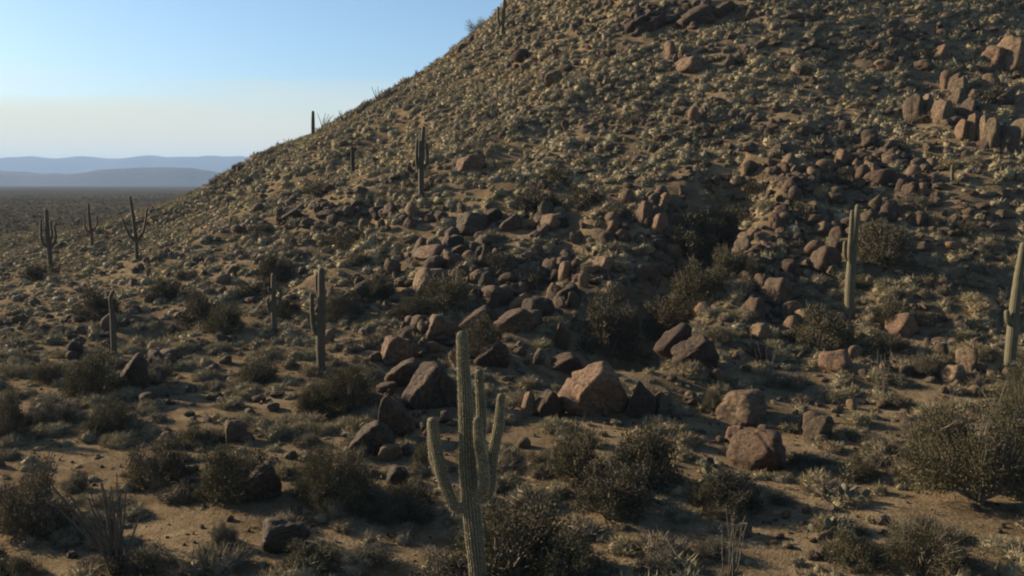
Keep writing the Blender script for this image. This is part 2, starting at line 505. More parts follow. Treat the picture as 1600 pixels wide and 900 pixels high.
def add_boulder(px, pyb, w, h, kind, label=None, yaw=None, tilt=(0, 0), depth=0.9, seed=None, sink=0.28, hero=True, face=None):
    x, y, z, t = at(px, pyb)
    s = t / FPX
    hw, hh = w * s / 2, h * s / 2
    k = int(rng.integers(0, 12))
    if hero and w * h > 900:
        fc = face or ('DF' if kind == 'dark' else 'HL')
        yaw = float(rng.uniform(-14, 14)); tilt = (0, tilt[1] * .3)
        v, f = rock_shape(seed if seed is not None else int(rng.integers(1, 99999)), 5 if w > 70 else 4, 12, 2 if w > 60 else 1, 15, fc)
        m = mesh('boulder_' + kind, v, f, M['rock_' + kind], True)
    else:
        m = rock_template(kind, k, 4 if w > 30 else 3)
    o = bpy.data.objects.new('boulder', m); COL.objects.link(o)
    dy = hw * depth
    cz = z + hh * (1 - sink) - hh * sink * 0.2
    o.location = (x, y + dy * 0.55, max(cz, z))
    o.scale = (hw * 1.04, dy, hh * 1.12)
    o.rotation_euler = (R(tilt[0]), R(tilt[1]), R(rng.uniform(-25, 25) if yaw is None else yaw))
    boulders.append(dict(o=o, px=px, py=pyb - h / 2, w=w, kind=kind, label=label))
    return o

HB = [
 # px, base y, w, h, kind, label, yaw, tilt
 (930, 655, 112, 100, 'rust', 'great rust-topped boulder with a shadowed front below the broad olive bush', 20, (0, -14)),
 (1003, 656, 48, 74, 'grey', 'upright slab with a curved pale left edge beside the great rust-topped boulder', 8, (0, -10)),
 (1032, 648, 30, 40, 'grey', None, None, (0, 0)),
 (826, 650, 24, 50, 'rust', 'narrow upright rock with a lit left face, left of the great rust-topped boulder', 0, (0, 6)),
 (858, 654, 46, 50, 'dark', None, None, (0, 0)),
 (1166, 662, 84, 56, 'tan', 'tan wedge-shaped boulder just above the broad orange boulder', 10, (0, -16)),
 (1196, 738, 100, 78, 'rust', 'broad cracked orange boulder casting a long shadow to its right', -12, (0, 10)),
 (1152, 694, 40, 34, 'rust', None, None, (0, -8)),
 (1284, 690, 50, 48, 'grey', 'rounded dark boulder standing right of the tan wedge-shaped boulder', None, (0, 0)),
 (1312, 582, 50, 40, 'rust', 'pinkish wedge boulder under the shadowy bush at the tall pronged saguaro', None, (0, -12)),
 (1416, 528, 50, 46, 'rust', 'rounded reddish boulder on the slope between the two right-hand saguaros', None, (0, 0)),
 (1517, 580, 34, 50, 'tan', 'pale upright boulder left of the leaning saguaro', None, (0, 8)),
 (1495, 600, 38, 36, 'tan', None, None, (0, 0)),
 (1466, 674, 22, 26, 'tan', 'small pale round boulder among the branches of the green tree', None, (0, 0)),
 (1482, 690, 24, 24, 'grey', None, None, (0, 0)),
 (1217, 482, 54, 60, 'tan', 'tall rounded tan boulder half in shade, left of the tall pronged saguaro', None, (0, 0)),
 (1238, 497, 36, 34, 'rust', None, None, (0, 0)),
 (1267, 508, 54, 30, 'tan', 'low yellowish boulder beneath the tall rounded tan boulder', None, (0, 0)),
 (1292, 428, 50, 54, 'tan', 'large tan boulder close behind the tall pronged saguaro', None, (0, -10)),
 (1182, 496, 36, 36, 'rust', None, None, (0, 0)), (1190, 532, 36, 32, 'tan', None, None, (0, 0)),
 (668, 466, 64, 60, 'tan', 'big sloping tan boulder with dark bush at its right side', 5, (0, -18)),
 (678, 408, 62, 30, 'rust', None, None, (0, 0)), (715, 408, 44, 34, 'dark', None, None, (0, 0)),
 (616, 572, 72, 56, 'rust', 'pinkish slanting boulder above the dark boulder pile', 0, (0, -26)),
 (682, 532, 58, 48, 'tan', 'pale-edged slab above the dark boulder pile', 0, (0, -22)),
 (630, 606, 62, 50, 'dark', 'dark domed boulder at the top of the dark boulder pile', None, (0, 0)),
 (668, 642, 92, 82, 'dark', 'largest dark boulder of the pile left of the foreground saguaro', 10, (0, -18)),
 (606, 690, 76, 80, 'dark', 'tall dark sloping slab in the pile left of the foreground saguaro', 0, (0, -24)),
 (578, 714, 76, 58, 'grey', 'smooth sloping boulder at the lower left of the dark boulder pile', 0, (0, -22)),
 (607, 720, 42, 32, 'tan', None, 0, (0, -28)), (604, 613, 34, 18, 'tan', None, None, (0, 0)),
 (772, 482, 56, 42, 'tan', 'tan-topped boulder in the shadowed rocks behind the foreground saguaro', None, (0, -6)),
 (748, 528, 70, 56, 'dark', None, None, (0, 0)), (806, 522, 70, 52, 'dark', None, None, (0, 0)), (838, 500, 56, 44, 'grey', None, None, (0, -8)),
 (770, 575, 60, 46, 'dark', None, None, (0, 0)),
 (874, 548, 34, 52, 'dark', 'dark upright slab with one pale edge left of the broad olive bush', 0, (0, 4)),
 (882, 586, 64, 38, 'dark', None, None, (0, -10)),
 (864, 470, 24, 32, 'tan', None, None, (0, 0)), (903, 424, 28, 24, 'tan', None, None, (0, 0)), (914, 450, 20, 28, 'rust', None, None, (0, 0)),
 (882, 440, 26, 42, 'tan', None, 0, (0, -14)), (955, 470, 54, 36, 'tan', None, None, (0, 0)), (945, 424, 32, 30, 'tan', None, None, (0, 0)),
 (890, 470, 40, 30, 'dark', None, None, (0, 0)), (1003, 432, 18, 20, 'tan', None, None, (0, 0)),
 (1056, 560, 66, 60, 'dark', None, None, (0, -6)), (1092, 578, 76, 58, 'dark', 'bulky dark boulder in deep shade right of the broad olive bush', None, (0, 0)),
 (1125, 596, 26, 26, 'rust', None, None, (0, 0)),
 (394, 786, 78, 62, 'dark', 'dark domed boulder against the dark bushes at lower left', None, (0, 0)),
 (432, 864, 90, 60, 'grey', 'shadowed boulder with a lit left flank on bare sand at lower left', 15, (0, -14)),
 (363, 692, 38, 42, 'tan', 'pale leaning slab behind the dark bushes at lower left', 0, (0, -20)),
 (205, 612, 46, 66, 'dark', 'tall dark boulder beside the single-stemmed saguaro', None, (0, 0)),
 (620, 758, 40, 34, 'grey', None, None, (0, 0)),
 (1008, 352, 26, 46, 'rust', 'small column of stacked reddish rock in the middle of the slope', 0, (0, 0)), (1030, 366, 34, 40, 'rust', None, None, (0, 0)),
 (1040, 330, 24, 38, 'tan', None, None, (0, -10)), (955, 352, 30, 26, 'tan', None, None, (0, 0)), (865, 360, 46, 36, 'tan', None, None, (0, -10)),
 (735, 268, 52, 34, 'rust', 'reddish boulder alone on the slope right of the pronged hillside saguaro', None, (0, -12)),
 (735, 368, 60, 46, 'grey', None, None, (0, -12)), (800, 362, 40, 34, 'dark', None, None, (0, 0)), (770, 350, 44, 32, 'dark', None, None, (0, 0)),
 (1560, 112, 34, 50, 'rust', None, None, (0, 0)), (1592, 112, 36, 64, 'tan', 'tallest block of the rock outcrop at the upper right edge', None, (0, 0)),
 (1578, 86, 26, 26, 'rust', None, None, (0, 0)), (1553, 144, 22, 30, 'tan', None, None, (0, 0)),
 (1484, 140, 20, 30, 'rust', None, None, (0, 0)), (1498, 146, 18, 34, 'tan', None, 0, (0, 0)), (1508, 152, 22, 36, 'grey', None, None, (0, 0)),
 (1434, 190, 26, 46, 'grey', None, 0, (0, -8)), (1452, 178, 18, 34, 'tan', None, 0, (0, 6)), (1480, 192, 26, 44, 'tan', None, None, (0, -8)),
 (1500, 166, 22, 30, 'grey', None, None, (0, 0)), (1518, 182, 24, 30, 'grey', None, None, (0, 0)), (1536, 182, 16, 22, 'grey', None, None, (0, 0)),
 (1506, 220, 16, 38, 'rust', None, 0, (0, -6)), (1522, 220, 15, 46, 'tan', None, 0, (0, -5)), (1539, 224, 16, 50, 'tan', None, 0, (0, -6)),
 (1556, 232, 22, 52, 'grey', 'tallest of the pillar rocks standing in a row at upper right', 0, (0, -7)), (1580, 238, 34, 50, 'grey', None, 0, (0, -8)), (1602, 222, 26, 44, 'grey', None, 0, (0, 0)),
 (1386, 110, 34, 22, 'rust', 'squat bright orange boulder high on the right slope', None, (0, 0)), (1476, 94, 22, 28, 'rust', None, None, (0, 0)), (1446, 112, 26, 20, 'tan', None, None, (0, 0)),
 (1318, 262, 30, 34, 'rust', None, None, (0, 0)), (1341, 270, 22, 26, 'rust', None, None, (0, 0)), (1380, 292, 54, 36, 'rust', 'wide rusty boulder uphill from the tall pronged saguaro', None, (0, -10)),
 (1395, 252, 24, 26, 'tan', None, None, (0, 0)), (1432, 282, 30, 28, 'tan', None, None, (0, 0)), (1441, 308, 20, 28, 'rust', None, None, (0, 0)),
 (1292, 300, 14, 20, 'tan', None, None, (0, 0)), (1303, 304, 12, 20, 'tan', None, None, (0, 0)), (1234, 264, 26, 30, 'tan', None, None, (0, 0)),
 (1212, 362, 26, 36, 'rust', None, None, (0, 0)), (1288, 370, 38, 30, 'tan', None, None, (0, -8)), (1370, 330, 22, 30, 'grey', None, None, (0, 0)), (1440, 352, 34, 28, 'tan', None, None, (0, 0)),
 (1000, 50, 36, 32, 'dark', 'dark craggy rock on the left of the topmost outcrop', None, (0, 0)), (1026, 50, 34, 30, 'dark', None, None, (0, 0)), (1092, 40, 50, 36, 'dark', 'dark craggy rock on the right of the topmost outcrop', None, (0, -8)), (1132, 28, 40, 28, 'dark', None, None, (0, 0)),
 (1082, 112, 54, 34, 'rust', None, None, (0, -14)), (1048, 86, 20, 26, 'rust', None, None, (0, 0)), (1140, 104, 18, 22, 'rust', None, None, (0, 0)), (866, 132, 32, 26, 'grey', None, None, (0, -12)),
 (812, 98, 30, 26, 'dark', None, None, (0, 0)), (884, 206, 16, 24, 'rust', None, None, (0, 0)), (1086, 190, 22, 28, 'rust', None, None, (0, 0)), (1176, 165, 18, 20, 'tan', None, None, (0, 0)),
 (455, 348, 36, 26, 'dark', None, None, (0, 0)), (590, 342, 36, 24, 'dark', None, None, (0, 0)), (608, 338, 26, 24, 'dark', None, None, (0, 0)), (515, 302, 24, 16, 'dark', None, None, (0, 0)),
 (402, 462, 44, 26, 'tan', 'tan boulder left of the small two-armed saguaro', None, (0, 0)), (403, 332, 18, 16, 'tan', None, None, (0, 0)),
 (540, 480, 40, 30, 'dark', None, None, (0, 0)), (345, 445, 30, 20, 'tan', None, None, (0, 0)), (115, 560, 30, 30, 'dark', None, None, (0, 0)), (168, 515, 28, 30, 'grey', None, None, (0, 0)),
 (358, 276, 8, 10, 'dark', None, None, (0, 0)), (372, 268, 9, 9, 'dark', None, None, (0, 0)), (738, 70, 18, 18, 'dark', None, None, (0, 0)), (722, 82, 16, 16, 'dark', None, None, (0, 0)), (700, 94, 14, 12, 'dark', None, None, (0, 0)),
 (1125, 742, 18, 20, 'grey', None, None, (0, 0)), (1260, 802, 14, 14, 'tan', None, None, (0, 0)), (1332, 640, 16, 18, 'tan', None, None, (0, 0)), (1382, 640, 20, 16, 'tan', None, None, (0, 0)),
 (1395, 862, 26, 20, 'grey', None, None, (0, 0)), (818, 700, 24, 18, 'tan', None, None, (0, 0)), (1420, 590, 24, 20, 'grey', None, None, (0, 0)), (1340, 560, 26, 22, 'tan', None, None, (0, 0)),
]
for (px, py, w, h, kd, lab, yaw, tilt) in HB:
    if (px > 1420 and 60 < py < 245) or (px > 980 and py < 55): w, h = w * 1.3, h * 1.15
    add_boulder(px, py, w, h, kd, lab, yaw, tilt, depth=1.0 if w > h * 0.7 else 1.3,
                face={930: 'DF', 1003: 'LS', 606: 'LS', 874: 'LS', 578: 'DF', 1166: 'LL', 1196: 'LL', 1152: 'LL', 1312: 'LL', 1517: 'LL'}.get(px))

CL = [  # image-measured rocky places: centre, spread, how many, size of stones in metres, darkness
 (1570, 100, 40, 40, 16, .5, 1.3), (1500, 135, 30, 20, 8, .4, 1.0), (1460, 175, 50, 25, 12, .4, 1.1), (1340, 255, 60, 25, 20, .4, 1.2),
 (1400, 280, 70, 28, 24, .4, 1.3), (1250, 290, 70, 30, 30, .35, 1.1), (1290, 360, 100, 40, 34, .35, 1.1), (1230, 450, 90, 45, 26, .3, 1.0),
 (1190, 400, 60, 45, 36, .25, .8), (1020, 345, 50, 35, 20, .4, 1.1), (890, 430, 55, 35, 22, .4, 1.0), (850, 350, 60, 25, 12, .5, 1.3),
 (1060, 400, 90, 55, 30, .4, 1.2), (700, 395, 70, 35, 20, .5, 1.4), (790, 455, 130, 40, 30, .4, 1.2), (670, 530, 90, 50, 24, .3, .9),
 (640, 640, 80, 70, 12, .2, .6), (460, 340, 90, 25, 20, .5, 1.2), (600, 335, 90, 25, 16, .5, 1.2), (1010, 35, 60, 25, 14, .6, 1.6),
 (1115, 15, 70, 15, 10, .6, 1.6), (1085, 100, 50, 25, 10, .4, 1.1), (800, 90, 60, 40, 10, .5, 1.3), (870, 120, 60, 30, 8, .4, 1.0),
 (1110, 190, 60, 35, 12, .3, .9), (540, 470, 120, 45, 22, .4, 1.0), (1430, 520, 90, 50, 22, .25, .7), (1500, 580, 70, 40, 12, .2, .6),
 (300, 420, 140, 50, 22, .35, .9), (130, 520, 130, 60, 20, .3, .8), (230, 600, 160, 60, 12, .25, .7), (1290, 650, 120, 50, 16, .15, .5),
 (1280, 820, 120, 60, 14, .10, .35), (520, 700, 150, 70, 12, .15, .5), (1500, 350, 100, 70, 26, .3, .9), (1250, 150, 250, 100, 40, .25, .8),
 (900, 250, 200, 100, 20, .25, .8), (1200, 530, 100, 40, 26, .2, .7), (1080, 640, 60, 60, 10, .2, .5), (840, 570, 60, 60, 16, .2, .7),
 (1520, 230, 60, 40, 12, .4, 1.0), (1000, 200, 120, 50, 9, .4, 1.1), (1180, 60, 120, 40, 12, .4, 1.3), (1320, 60, 120, 40, 12, .4, 1.2), (1450, 60, 90, 40, 10, .4, 1.1), (900, 60, 80, 40, 9, .4, 1.2), (1100, 270, 120, 40, 12, .4, 1.0), (960, 120, 90, 40, 7, .4, 1.1), (730, 85, 30, 20, 6, .6, 1.3), (560, 240, 100, 50, 7, .4, 1.0), (750, 200, 100, 60, 7, .4, 1.0), (1260, 210, 120, 40, 14, .4, 1.1), (1430, 170, 100, 60, 16, .3, .9),
]
cand = []
for (cx, cy, sx, sy, cnt, a, b) in CL:
    for k in range(cnt * 3):
        px, py = rng.normal(cx, sx * .6), rng.normal(cy, sy * .6)
        if not (3 < px < 1597 and 6 < py < 897): continue
        x, y, z, t = at(px, py)
        if t > 175: continue
        sz = a + (b * 1.35 - a) * rng.random() ** 1.8
        cand.append((sz / t, px, py, x, y, z, t, sz))
cand.sort(reverse=True)
room = 300 - len(boulders)
for (_, px, py, x, y, z, t, sz) in cand[:room]:
    w = sz * FPX / t
    kd = rng.choice(['tan', 'rust', 'grey', 'dark'], p=[.34, .24, .26, .16])
    add_boulder(px, py, w, w * rng.uniform(.6, 1.15), str(kd), None, rng.uniform(0, 360), (rng.uniform(-20, 20), rng.uniform(-20, 20)), hero=False, sink=.36)

def merge_field(name, templates, pos, scl, yaw, tint, mat, smooth, label, sub=None, cat='ground cover'):
    """many small things nobody could count, joined into one real mesh"""
    Vs, Fs, Ts, off = [], [], [], 0
    pick = rng.integers(0, len(templates), len(pos))
    for k, (tv, tf) in enumerate(templates):
        s = np.where(pick == k)[0]
        if not len(s): continue
        c, sn = np.cos(yaw[s])[:, None], np.sin(yaw[s])[:, None]
        x = tv[None, :, 0] * scl[s, 0:1]; y = tv[None, :, 1] * scl[s, 1:2]; z = tv[None, :, 2] * scl[s, 2:3]
        P = np.stack([x * c - y * sn + pos[s, 0:1], x * sn + y * c + pos[s, 1:2], z + pos[s, 2:3]], 2)
        Vs.append(P.reshape(-1, 3))
        Fs.append((tf[None] + (np.arange(len(s)) * len(tv))[:, None, None] + off).reshape(-1, tf.shape[1]))
        Ts.append(np.repeat(tint[s], len(tv)))
        off += len(s) * len(tv)
    o = link(name, mesh(name, np.concatenate(Vs), np.concatenate(Fs), mat, smooth, {'tint': np.concatenate(Ts)}))
    return tag(o, label, cat, None, 'stuff')

rest = cand[room:]
n_ = 2000                                         # plus the small stones lying everywhere on the hill
fx = rng.uniform(-60, 90, n_ * 3); fy = rng.uniform(16, 160, n_ * 3)
qx, qy, qd = project(np.stack([fx, fy, H(fx, fy)], 1))
keep = (qx > -40) & (qx < 1640) & (qy > -20) & (qy < 930) & (qd > 0) & (fbm2(fx / 7., fy / 7., 77, 3) > -0.05)
fx, fy = fx[keep], fy[keep]
sz = 0.06 + 0.30 * rng.random(len(fx)) ** 3 + 0.0022 * fy * rng.random(len(fx))
fx = np.concatenate([fx, [r_[3] for r_ in rest]]); fy = np.concatenate([fy, [r_[4] for r_ in rest]]); sz = np.concatenate([sz, [r_[7] / 2 for r_ in rest]])
pos = np.stack([fx, fy, H(fx, fy) + sz * .25], 1)
scl = sz[:, None] * rng.uniform(.55, 1.4, (len(sz), 3)) * np.array([1, 1, .8])
yw = rng.uniform(0, 6.28, len(sz))
tpl = [rock_shape(900 + k, 2, 7, 0, 40) for k in range(12)]
tiny = sz * FPX / np.maximum(fy, 1) < 5
tpl1 = [rock_shape(940 + k, 1, 8) for k in range(8)]
gx0 = rng.uniform(-30, 32, 9000); gy0 = 15 + 35 * rng.random(9000) ** 1.2
k0 = (np.abs(gx0) < gy0 * .6) & (fbm2(gx0 / 3., gy0 / 3., 79, 3) > -.05)
gx0, gy0 = gx0[k0], gy0[k0]; gs0 = .018 + .06 * rng.random(len(gx0)) ** 3
merge_field('gravel', tpl1, np.stack([gx0, gy0, H(gx0, gy0) + gs0 * .2], 1), gs0[:, None] * rng.uniform(.7, 1.3, (len(gs0), 3)), rng.uniform(0, 6.28, len(gs0)),
            rng.random(len(gs0)), M['rock_grey'], False, 'gravel on the near sand', cat='gravel')
merge_field('loose_stones', tpl1, pos[tiny], scl[tiny], yw[tiny], rng.random(tiny.sum()), M['rock_tan'], False, 'smallest tan stones strewn over the slope and the sand', cat='stones')
pos, scl, yw, sz = pos[~tiny], scl[~tiny], yw[~tiny], sz[~tiny]
big = rng.random(len(sz)) < .5
merge_field('loose_stones', tpl, pos[big], scl[big], yw[big], rng.random(big.sum()), M['rock_tan'], False, 'small tan stones strewn over the slope and the sand', cat='stones')
merge_field('loose_stones', tpl, pos[~big], scl[~big], yw[~big], rng.random((~big).sum()), M['rock_grey'], False, 'small grey stones strewn over the slope and the sand', cat='stones')

# ------------------------------------------------------------------ leaves
def leaf_quads(P, A, L, W, g):
    """diamond leaves from point P along A (unit), length L, width W"""
    rnd = g.normal(size=P.shape)
    S = np.cross(A, rnd); S /= np.linalg.norm(S, axis=1)[:, None] + 1e-9
    L = L[:, None]; W = W[:, None]
    v = np.stack([P, P + A * L * .45 + S * W * .5, P + A * L, P + A * L * .45 - S * W * .5], 1).reshape(-1, 3)
    f = np.arange(len(P) * 4).reshape(-1, 4)
    return v, f

def blade_tris(P, A, L, W, g):
    rnd = g.normal(size=P.shape)
    S = np.cross(A, rnd); S /= np.linalg.norm(S, axis=1)[:, None] + 1e-9
    v = np.stack([P - S * W[:, None] * .5, P + S * W[:, None] * .5, P + A * L[:, None]], 1).reshape(-1, 3)
    return v, np.arange(len(P) * 3).reshape(-1, 3)

def unit(v):
    return v / (np.linalg.norm(v, axis=-1, keepdims=True) + 1e-9)

def mound_shape(seed, blades, wid, core_sub=2, lumps=5, ln=(.16, .42)):
    """a low rounded shrub: lumpy twig core and blades standing out of it, radius 1"""
    g = np.random.default_rng(seed)
    n, f = ico(core_sub)
    n = n.copy()
    f = f[(n[f][:, :, 2] > -.02).any(axis=1)]          # the buried underside is left off
    lc = unit(g.normal(size=(lumps, 3)) * np.array([1, 1, .6]) + np.array([0, 0, .25]))
    def rad(d):
        q = np.max(np.exp(-((1 - d @ lc.T) / .35)), axis=1)
        return .44 + .38 * q + .22 * noise3(d * 2.3 + seed, seed)
    cv = n * (rad(n) * (.74 + .34 * noise3(n * 6.5 + 3, seed + 4)))[:, None]
    cv[:, 2] = np.maximum(cv[:, 2] * .85, -.15)
    d = unit(g.normal(size=(blades, 3))); d[:, 2] = np.abs(d[:, 2]) * .95 - .03; d = unit(d)
    r = rad(d)
    p = d * (r * g.uniform(.52, .95, blades))[:, None]; p[:, 2] *= .85
    a = unit(d + g.normal(size=d.shape) * .75 + np.array([0, 0, .30]))
    bv, bf = blade_tris(p, a, g.uniform(*ln, blades), g.uniform(.6, 1.3, blades) * wid, g)
    return np.concatenate([cv, bv]), np.concatenate([f, bf + len(cv)])

# ------------------------------------------------------------------ dark bushes and trees
def tube(pts, rad, seg=6):
    pts = np.asarray(pts, float); rad = np.asarray(rad, float)
    t = unit(np.gradient(pts, axis=0))
    ref = np.array([.31, .95, .05]); v = []
    for p, d, r in zip(pts, t, rad):
        s = np.cross(d, ref); s /= np.linalg.norm(s) + 1e-9
        u = np.cross(s, d)
        a = np.arange(seg) * 2 * math.pi / seg
        v.append(p + r * (np.cos(a)[:, None] * s + np.sin(a)[:, None] * u))
    v = np.concatenate(v); f = []
    for i in range(len(pts) - 1):
        for k in range(seg):
            f.append((i * seg + k, i * seg + (k + 1) % seg, (i + 1) * seg + (k + 1) % seg, (i + 1) * seg + k))
    return v, f

def join(parts):
    V, F, o = [], [], 0
    for v, f in parts:
        V.append(v); F += [tuple(int(i) + o for i in q) for q in f]; o += len(v)
    return np.concatenate(V), F

def bush_parts(seed, clumps, leaves, lsize, matk, open_=.8, bare=False, spread=1.0, flat=.85):
    """(foliage mesh, branch mesh) of a bush one metre in radius"""
    g = np.random.default_rng(seed)
    d = unit(g.normal(size=(clumps, 3)) * np.array([1, 1, .8])); d[:, 2] = np.abs(d[:, 2]) * 1.1 + g.uniform(-.05, .12, clumps); d = unit(d)
    rr_ = g.uniform(.45, .92, clumps)
    c = d * rr_[:, None]; c[:, 2] = c[:, 2] * flat + .10
    cs = g.uniform(.13, .30, clumps) * open_
    per = np.maximum(12, (leaves * cs ** 2 / np.sum(cs ** 2)).astype(int))
    br = []
    for k in range(clumps):
        mid = c[k] * np.array([.45, .45, .55]) + g.normal(size=3) * .07
        pts = [np.array([g.normal() * .05, g.normal() * .05, -.06]), mid, c[k]]
        tt = np.linspace(0, 1, 6)[:, None]
        q = (1 - tt) ** 2 * pts[0] + 2 * tt * (1 - tt) * pts[1] + tt ** 2 * pts[2]
        br.append(tube(q, np.linspace(.026, .006, 6), 5))
        for s in range(4 if not bare else 10):
            e = c[k] + unit(g.normal(size=3) + d[k]) * cs[k] * 1.5
            q2 = np.linspace(q[3 + s % 3], e, 3) + g.normal(size=(3, 3)) * .012
            br.append(tube(q2, [.007, .005, .003], 3))
    bv, bf = join(br)
    bm_ = mesh('bush_branches', bv, bf, M['twig'], True)
    P = []; A = []
    for k in range(clumps):
        o = unit(g.normal(size=(per[k], 3))) * (cs[k] * g.random((per[k], 1)) ** .45) * np.array([1.15, 1.15, .85])
        P.append(c[k] + o); A.append(unit(o + d[k] * cs[k] * .5 + g.normal(size=o.shape) * cs[k] * .8))
    P = np.concatenate(P); A = np.concatenate(A)
    P[:, 2] = np.maximum(P[:, 2], .02)
    lv, lf = leaf_quads(P, A, g.uniform(.7, 1.4, len(P)) * lsize, g.uniform(.35, .65, len(P)) * lsize, g)
    return mesh('bush_foliage', lv, lf, M[matk]), bm_

BT = {'bush': [bush_parts(300 + k, 30 + 4 * k, 7400, .056, 'bush', .92) for k in range(6)],
      'far': [bush_parts(340 + k, 24, 1600, .11, 'bush', 1.1) for k in range(5)],
      'grey': [bush_parts(360 + k, 34, 5000, .060, 'grey', .9, flat=.7) for k in range(3)],
      'tree': [bush_parts(380 + k, 60, 23000, .031, 'tree', .85) for k in range(3)],
      'bare': [bush_parts(395, 26, 300, .06, 'grey', .9, True)]}
bushes = []
PROTO = {}
def add_bush(px, pyb, w, h, kind, label=None, name='bush', cat='bush', group='dark desert bushes'):
    x, y, z, t = at(px, pyb)
    s = t / FPX
    k = int(rng.integers(0, len(BT[kind])))
    key = (kind, k)
    if key not in PROTO:
        o = empty(name, (0, 0, 0))
        fo, br = BT[kind][k]
        link('crown' if name == 'tree' else 'foliage', fo, o); link('limb' if name == 'tree' else 'branch', br, o)
        PROTO[key] = o
    else:
        o = copy_tree(PROTO[key])
    hw = w * s * .55
    o.location = (x, y + hw * .55, h1(x, y + hw * .55) - .05 if t < 60 else z - .08)
    o.rotation_euler = (0, 0, rng.uniform(0, 6.28))
    o.scale = (hw, hw, h * s * .98)
    tag(o, label or '', cat, group)
    bushes.append(dict(o=o, px=px, py=pyb - h / 2, w=w, kind=kind, label=label))
    return o

HBU = [
 (955, 578, 120, 112, 'bush', 'broad olive bush above the great rust-topped boulder'),
 (905, 760, 100, 98, 'bush', None), (1015, 770, 110, 118, 'bush', 'tallest olive bush in front of the upright slab'), (960, 812, 135, 90, 'bush', None),
 (800, 915, 190, 130, 'bush', 'wide dark bush at the foot of the foreground saguaro'), (700, 915, 110, 62, 'grey', None), (890, 918, 140, 84, 'bush', None),
 (510, 806, 145, 106, 'tree', 'bushy dark green shrub left of the foreground saguaro'),
 (542, 652, 105, 92, 'tree', 'round green bush below the tall dark saguaro'), (484, 656, 62, 58, 'bush', None),
 (360, 790, 115, 102, 'bush', None), (232, 765, 95, 84, 'bush', None), (140, 622, 95, 84, 'bush', None), (160, 684, 80, 66, 'bush', None),
 (36, 846, 120, 126, 'bush', 'large shadowy bush at the lower left edge'), (8, 690, 44, 92, 'bush', None), (140, 502, 76, 58, 'bush', None),
 (305, 512, 84, 62, 'bush', None), (345, 522, 64, 50, 'bush', None), (428, 442, 62, 52, 'bush', None), (700, 492, 86, 74, 'bush', None),
 (748, 568, 80, 80, 'bush', 'dark bush hidden in shade behind the foreground saguaro'), (1292, 548, 104, 70, 'bush', 'shadowy bush at the foot of the tall pronged saguaro'),
 (1392, 424, 96, 78, 'bush', 'dusky round bush right of the tall pronged saguaro'),
 (1465, 905, 150, 92, 'tree', 'green bush at the bottom right of the picture'), (1150, 806, 110, 64, 'bush', None), (1108, 796, 66, 52, 'bush', None),
 (1085, 424, 120, 86, 'bush', None), (1130, 384, 110, 72, 'bush', None), (1050, 535, 96, 80, 'bush', None), (1100, 484, 100, 84, 'bush', None), (1142, 440, 70, 60, 'bush', None),
 (842, 332, 76, 52, 'far', None), (612, 820, 110, 52, 'bush', None), (470, 905, 120, 48, 'bush', None), (580, 890, 78, 48, 'grey', 'pale grey shrub on the sand left of the foreground saguaro'),
 (348, 858, 46, 54, 'grey', 'grey-green shrub on bare sand at lower left'), (1115, 646, 34, 36, 'tree', 'small bright green bush left of the tan wedge-shaped boulder'),
 (1346, 752, 64, 42, 'bush', None), (14, 910, 70, 46, 'bush', None), (912, 322, 64, 42, 'far', None), (540, 392, 86, 42, 'far', None), (498, 306, 54, 26, 'far', None),
 (70, 665, 70, 50, 'grey', None), (240, 600, 60, 46, 'grey', None), (1600, 640, 60, 70, 'tree', None), (205, 905, 110, 44, 'bush', None),
 (1260, 345, 60, 40, 'far', None), (1320, 296, 60, 36, 'far', None), (1180, 445, 50, 40, 'bush', None), (1440, 330, 70, 36, 'grey', None), (1010, 150, 36, 22, 'far', None),
 (640, 800, 80, 54, 'bush', None), (1040, 905, 90, 50, 'grey', None), (1225, 792, 50, 30, 'grey', None), (1370, 700, 44, 28, 'grey', None), (300, 700, 60, 36, 'bush', None), (110, 770, 50, 34, 'grey', None), (560, 720, 44, 30, 'grey', None), (840, 735, 44, 30, 'bush', None), (1240, 610, 60, 32, 'grey', None), (395, 600, 70, 44, 'bush', None), (70, 600, 60, 36, 'bush', None), (1120, 875, 60, 46, 'grey', None), (1340, 890, 90, 60, 'bush', None), (770, 850, 90, 60, 'bush', None),
 (660, 740, 60, 44, 'bush', None), (1290, 740, 70, 36, 'grey', None), (1400, 560, 80, 36, 'bush', None), (1450, 590, 60, 36, 'bush', None), (590, 470, 60, 46, 'bush', None),
 (640, 500, 70, 40, 'bush', None), (530, 500, 60, 46, 'bush', None), (450, 500, 50, 36, 'bush', None), (250, 470, 60, 40, 'bush', None), (60, 440, 60, 36, 'far', None),
]
for (px, py, w, h, kd, lab) in HBU:
    add_bush(px, py, w, h, kd, lab)
for k in range(34):                                # further dark bushes on the slope, smaller with distance
    for tr in range(40):
        px, py = rng.uniform(180, 1590), rng.uniform(60, 560)
        x, y, z, t = at(px, py)
        if t < 170 and (H(x, y)[0] > 1 or px < 500): break
    w = rng.uniform(1.4, 3.2) * FPX / t
    add_bush(px, py, w, w * rng.uniform(.5, .75), 'far' if t > 55 else 'bush')

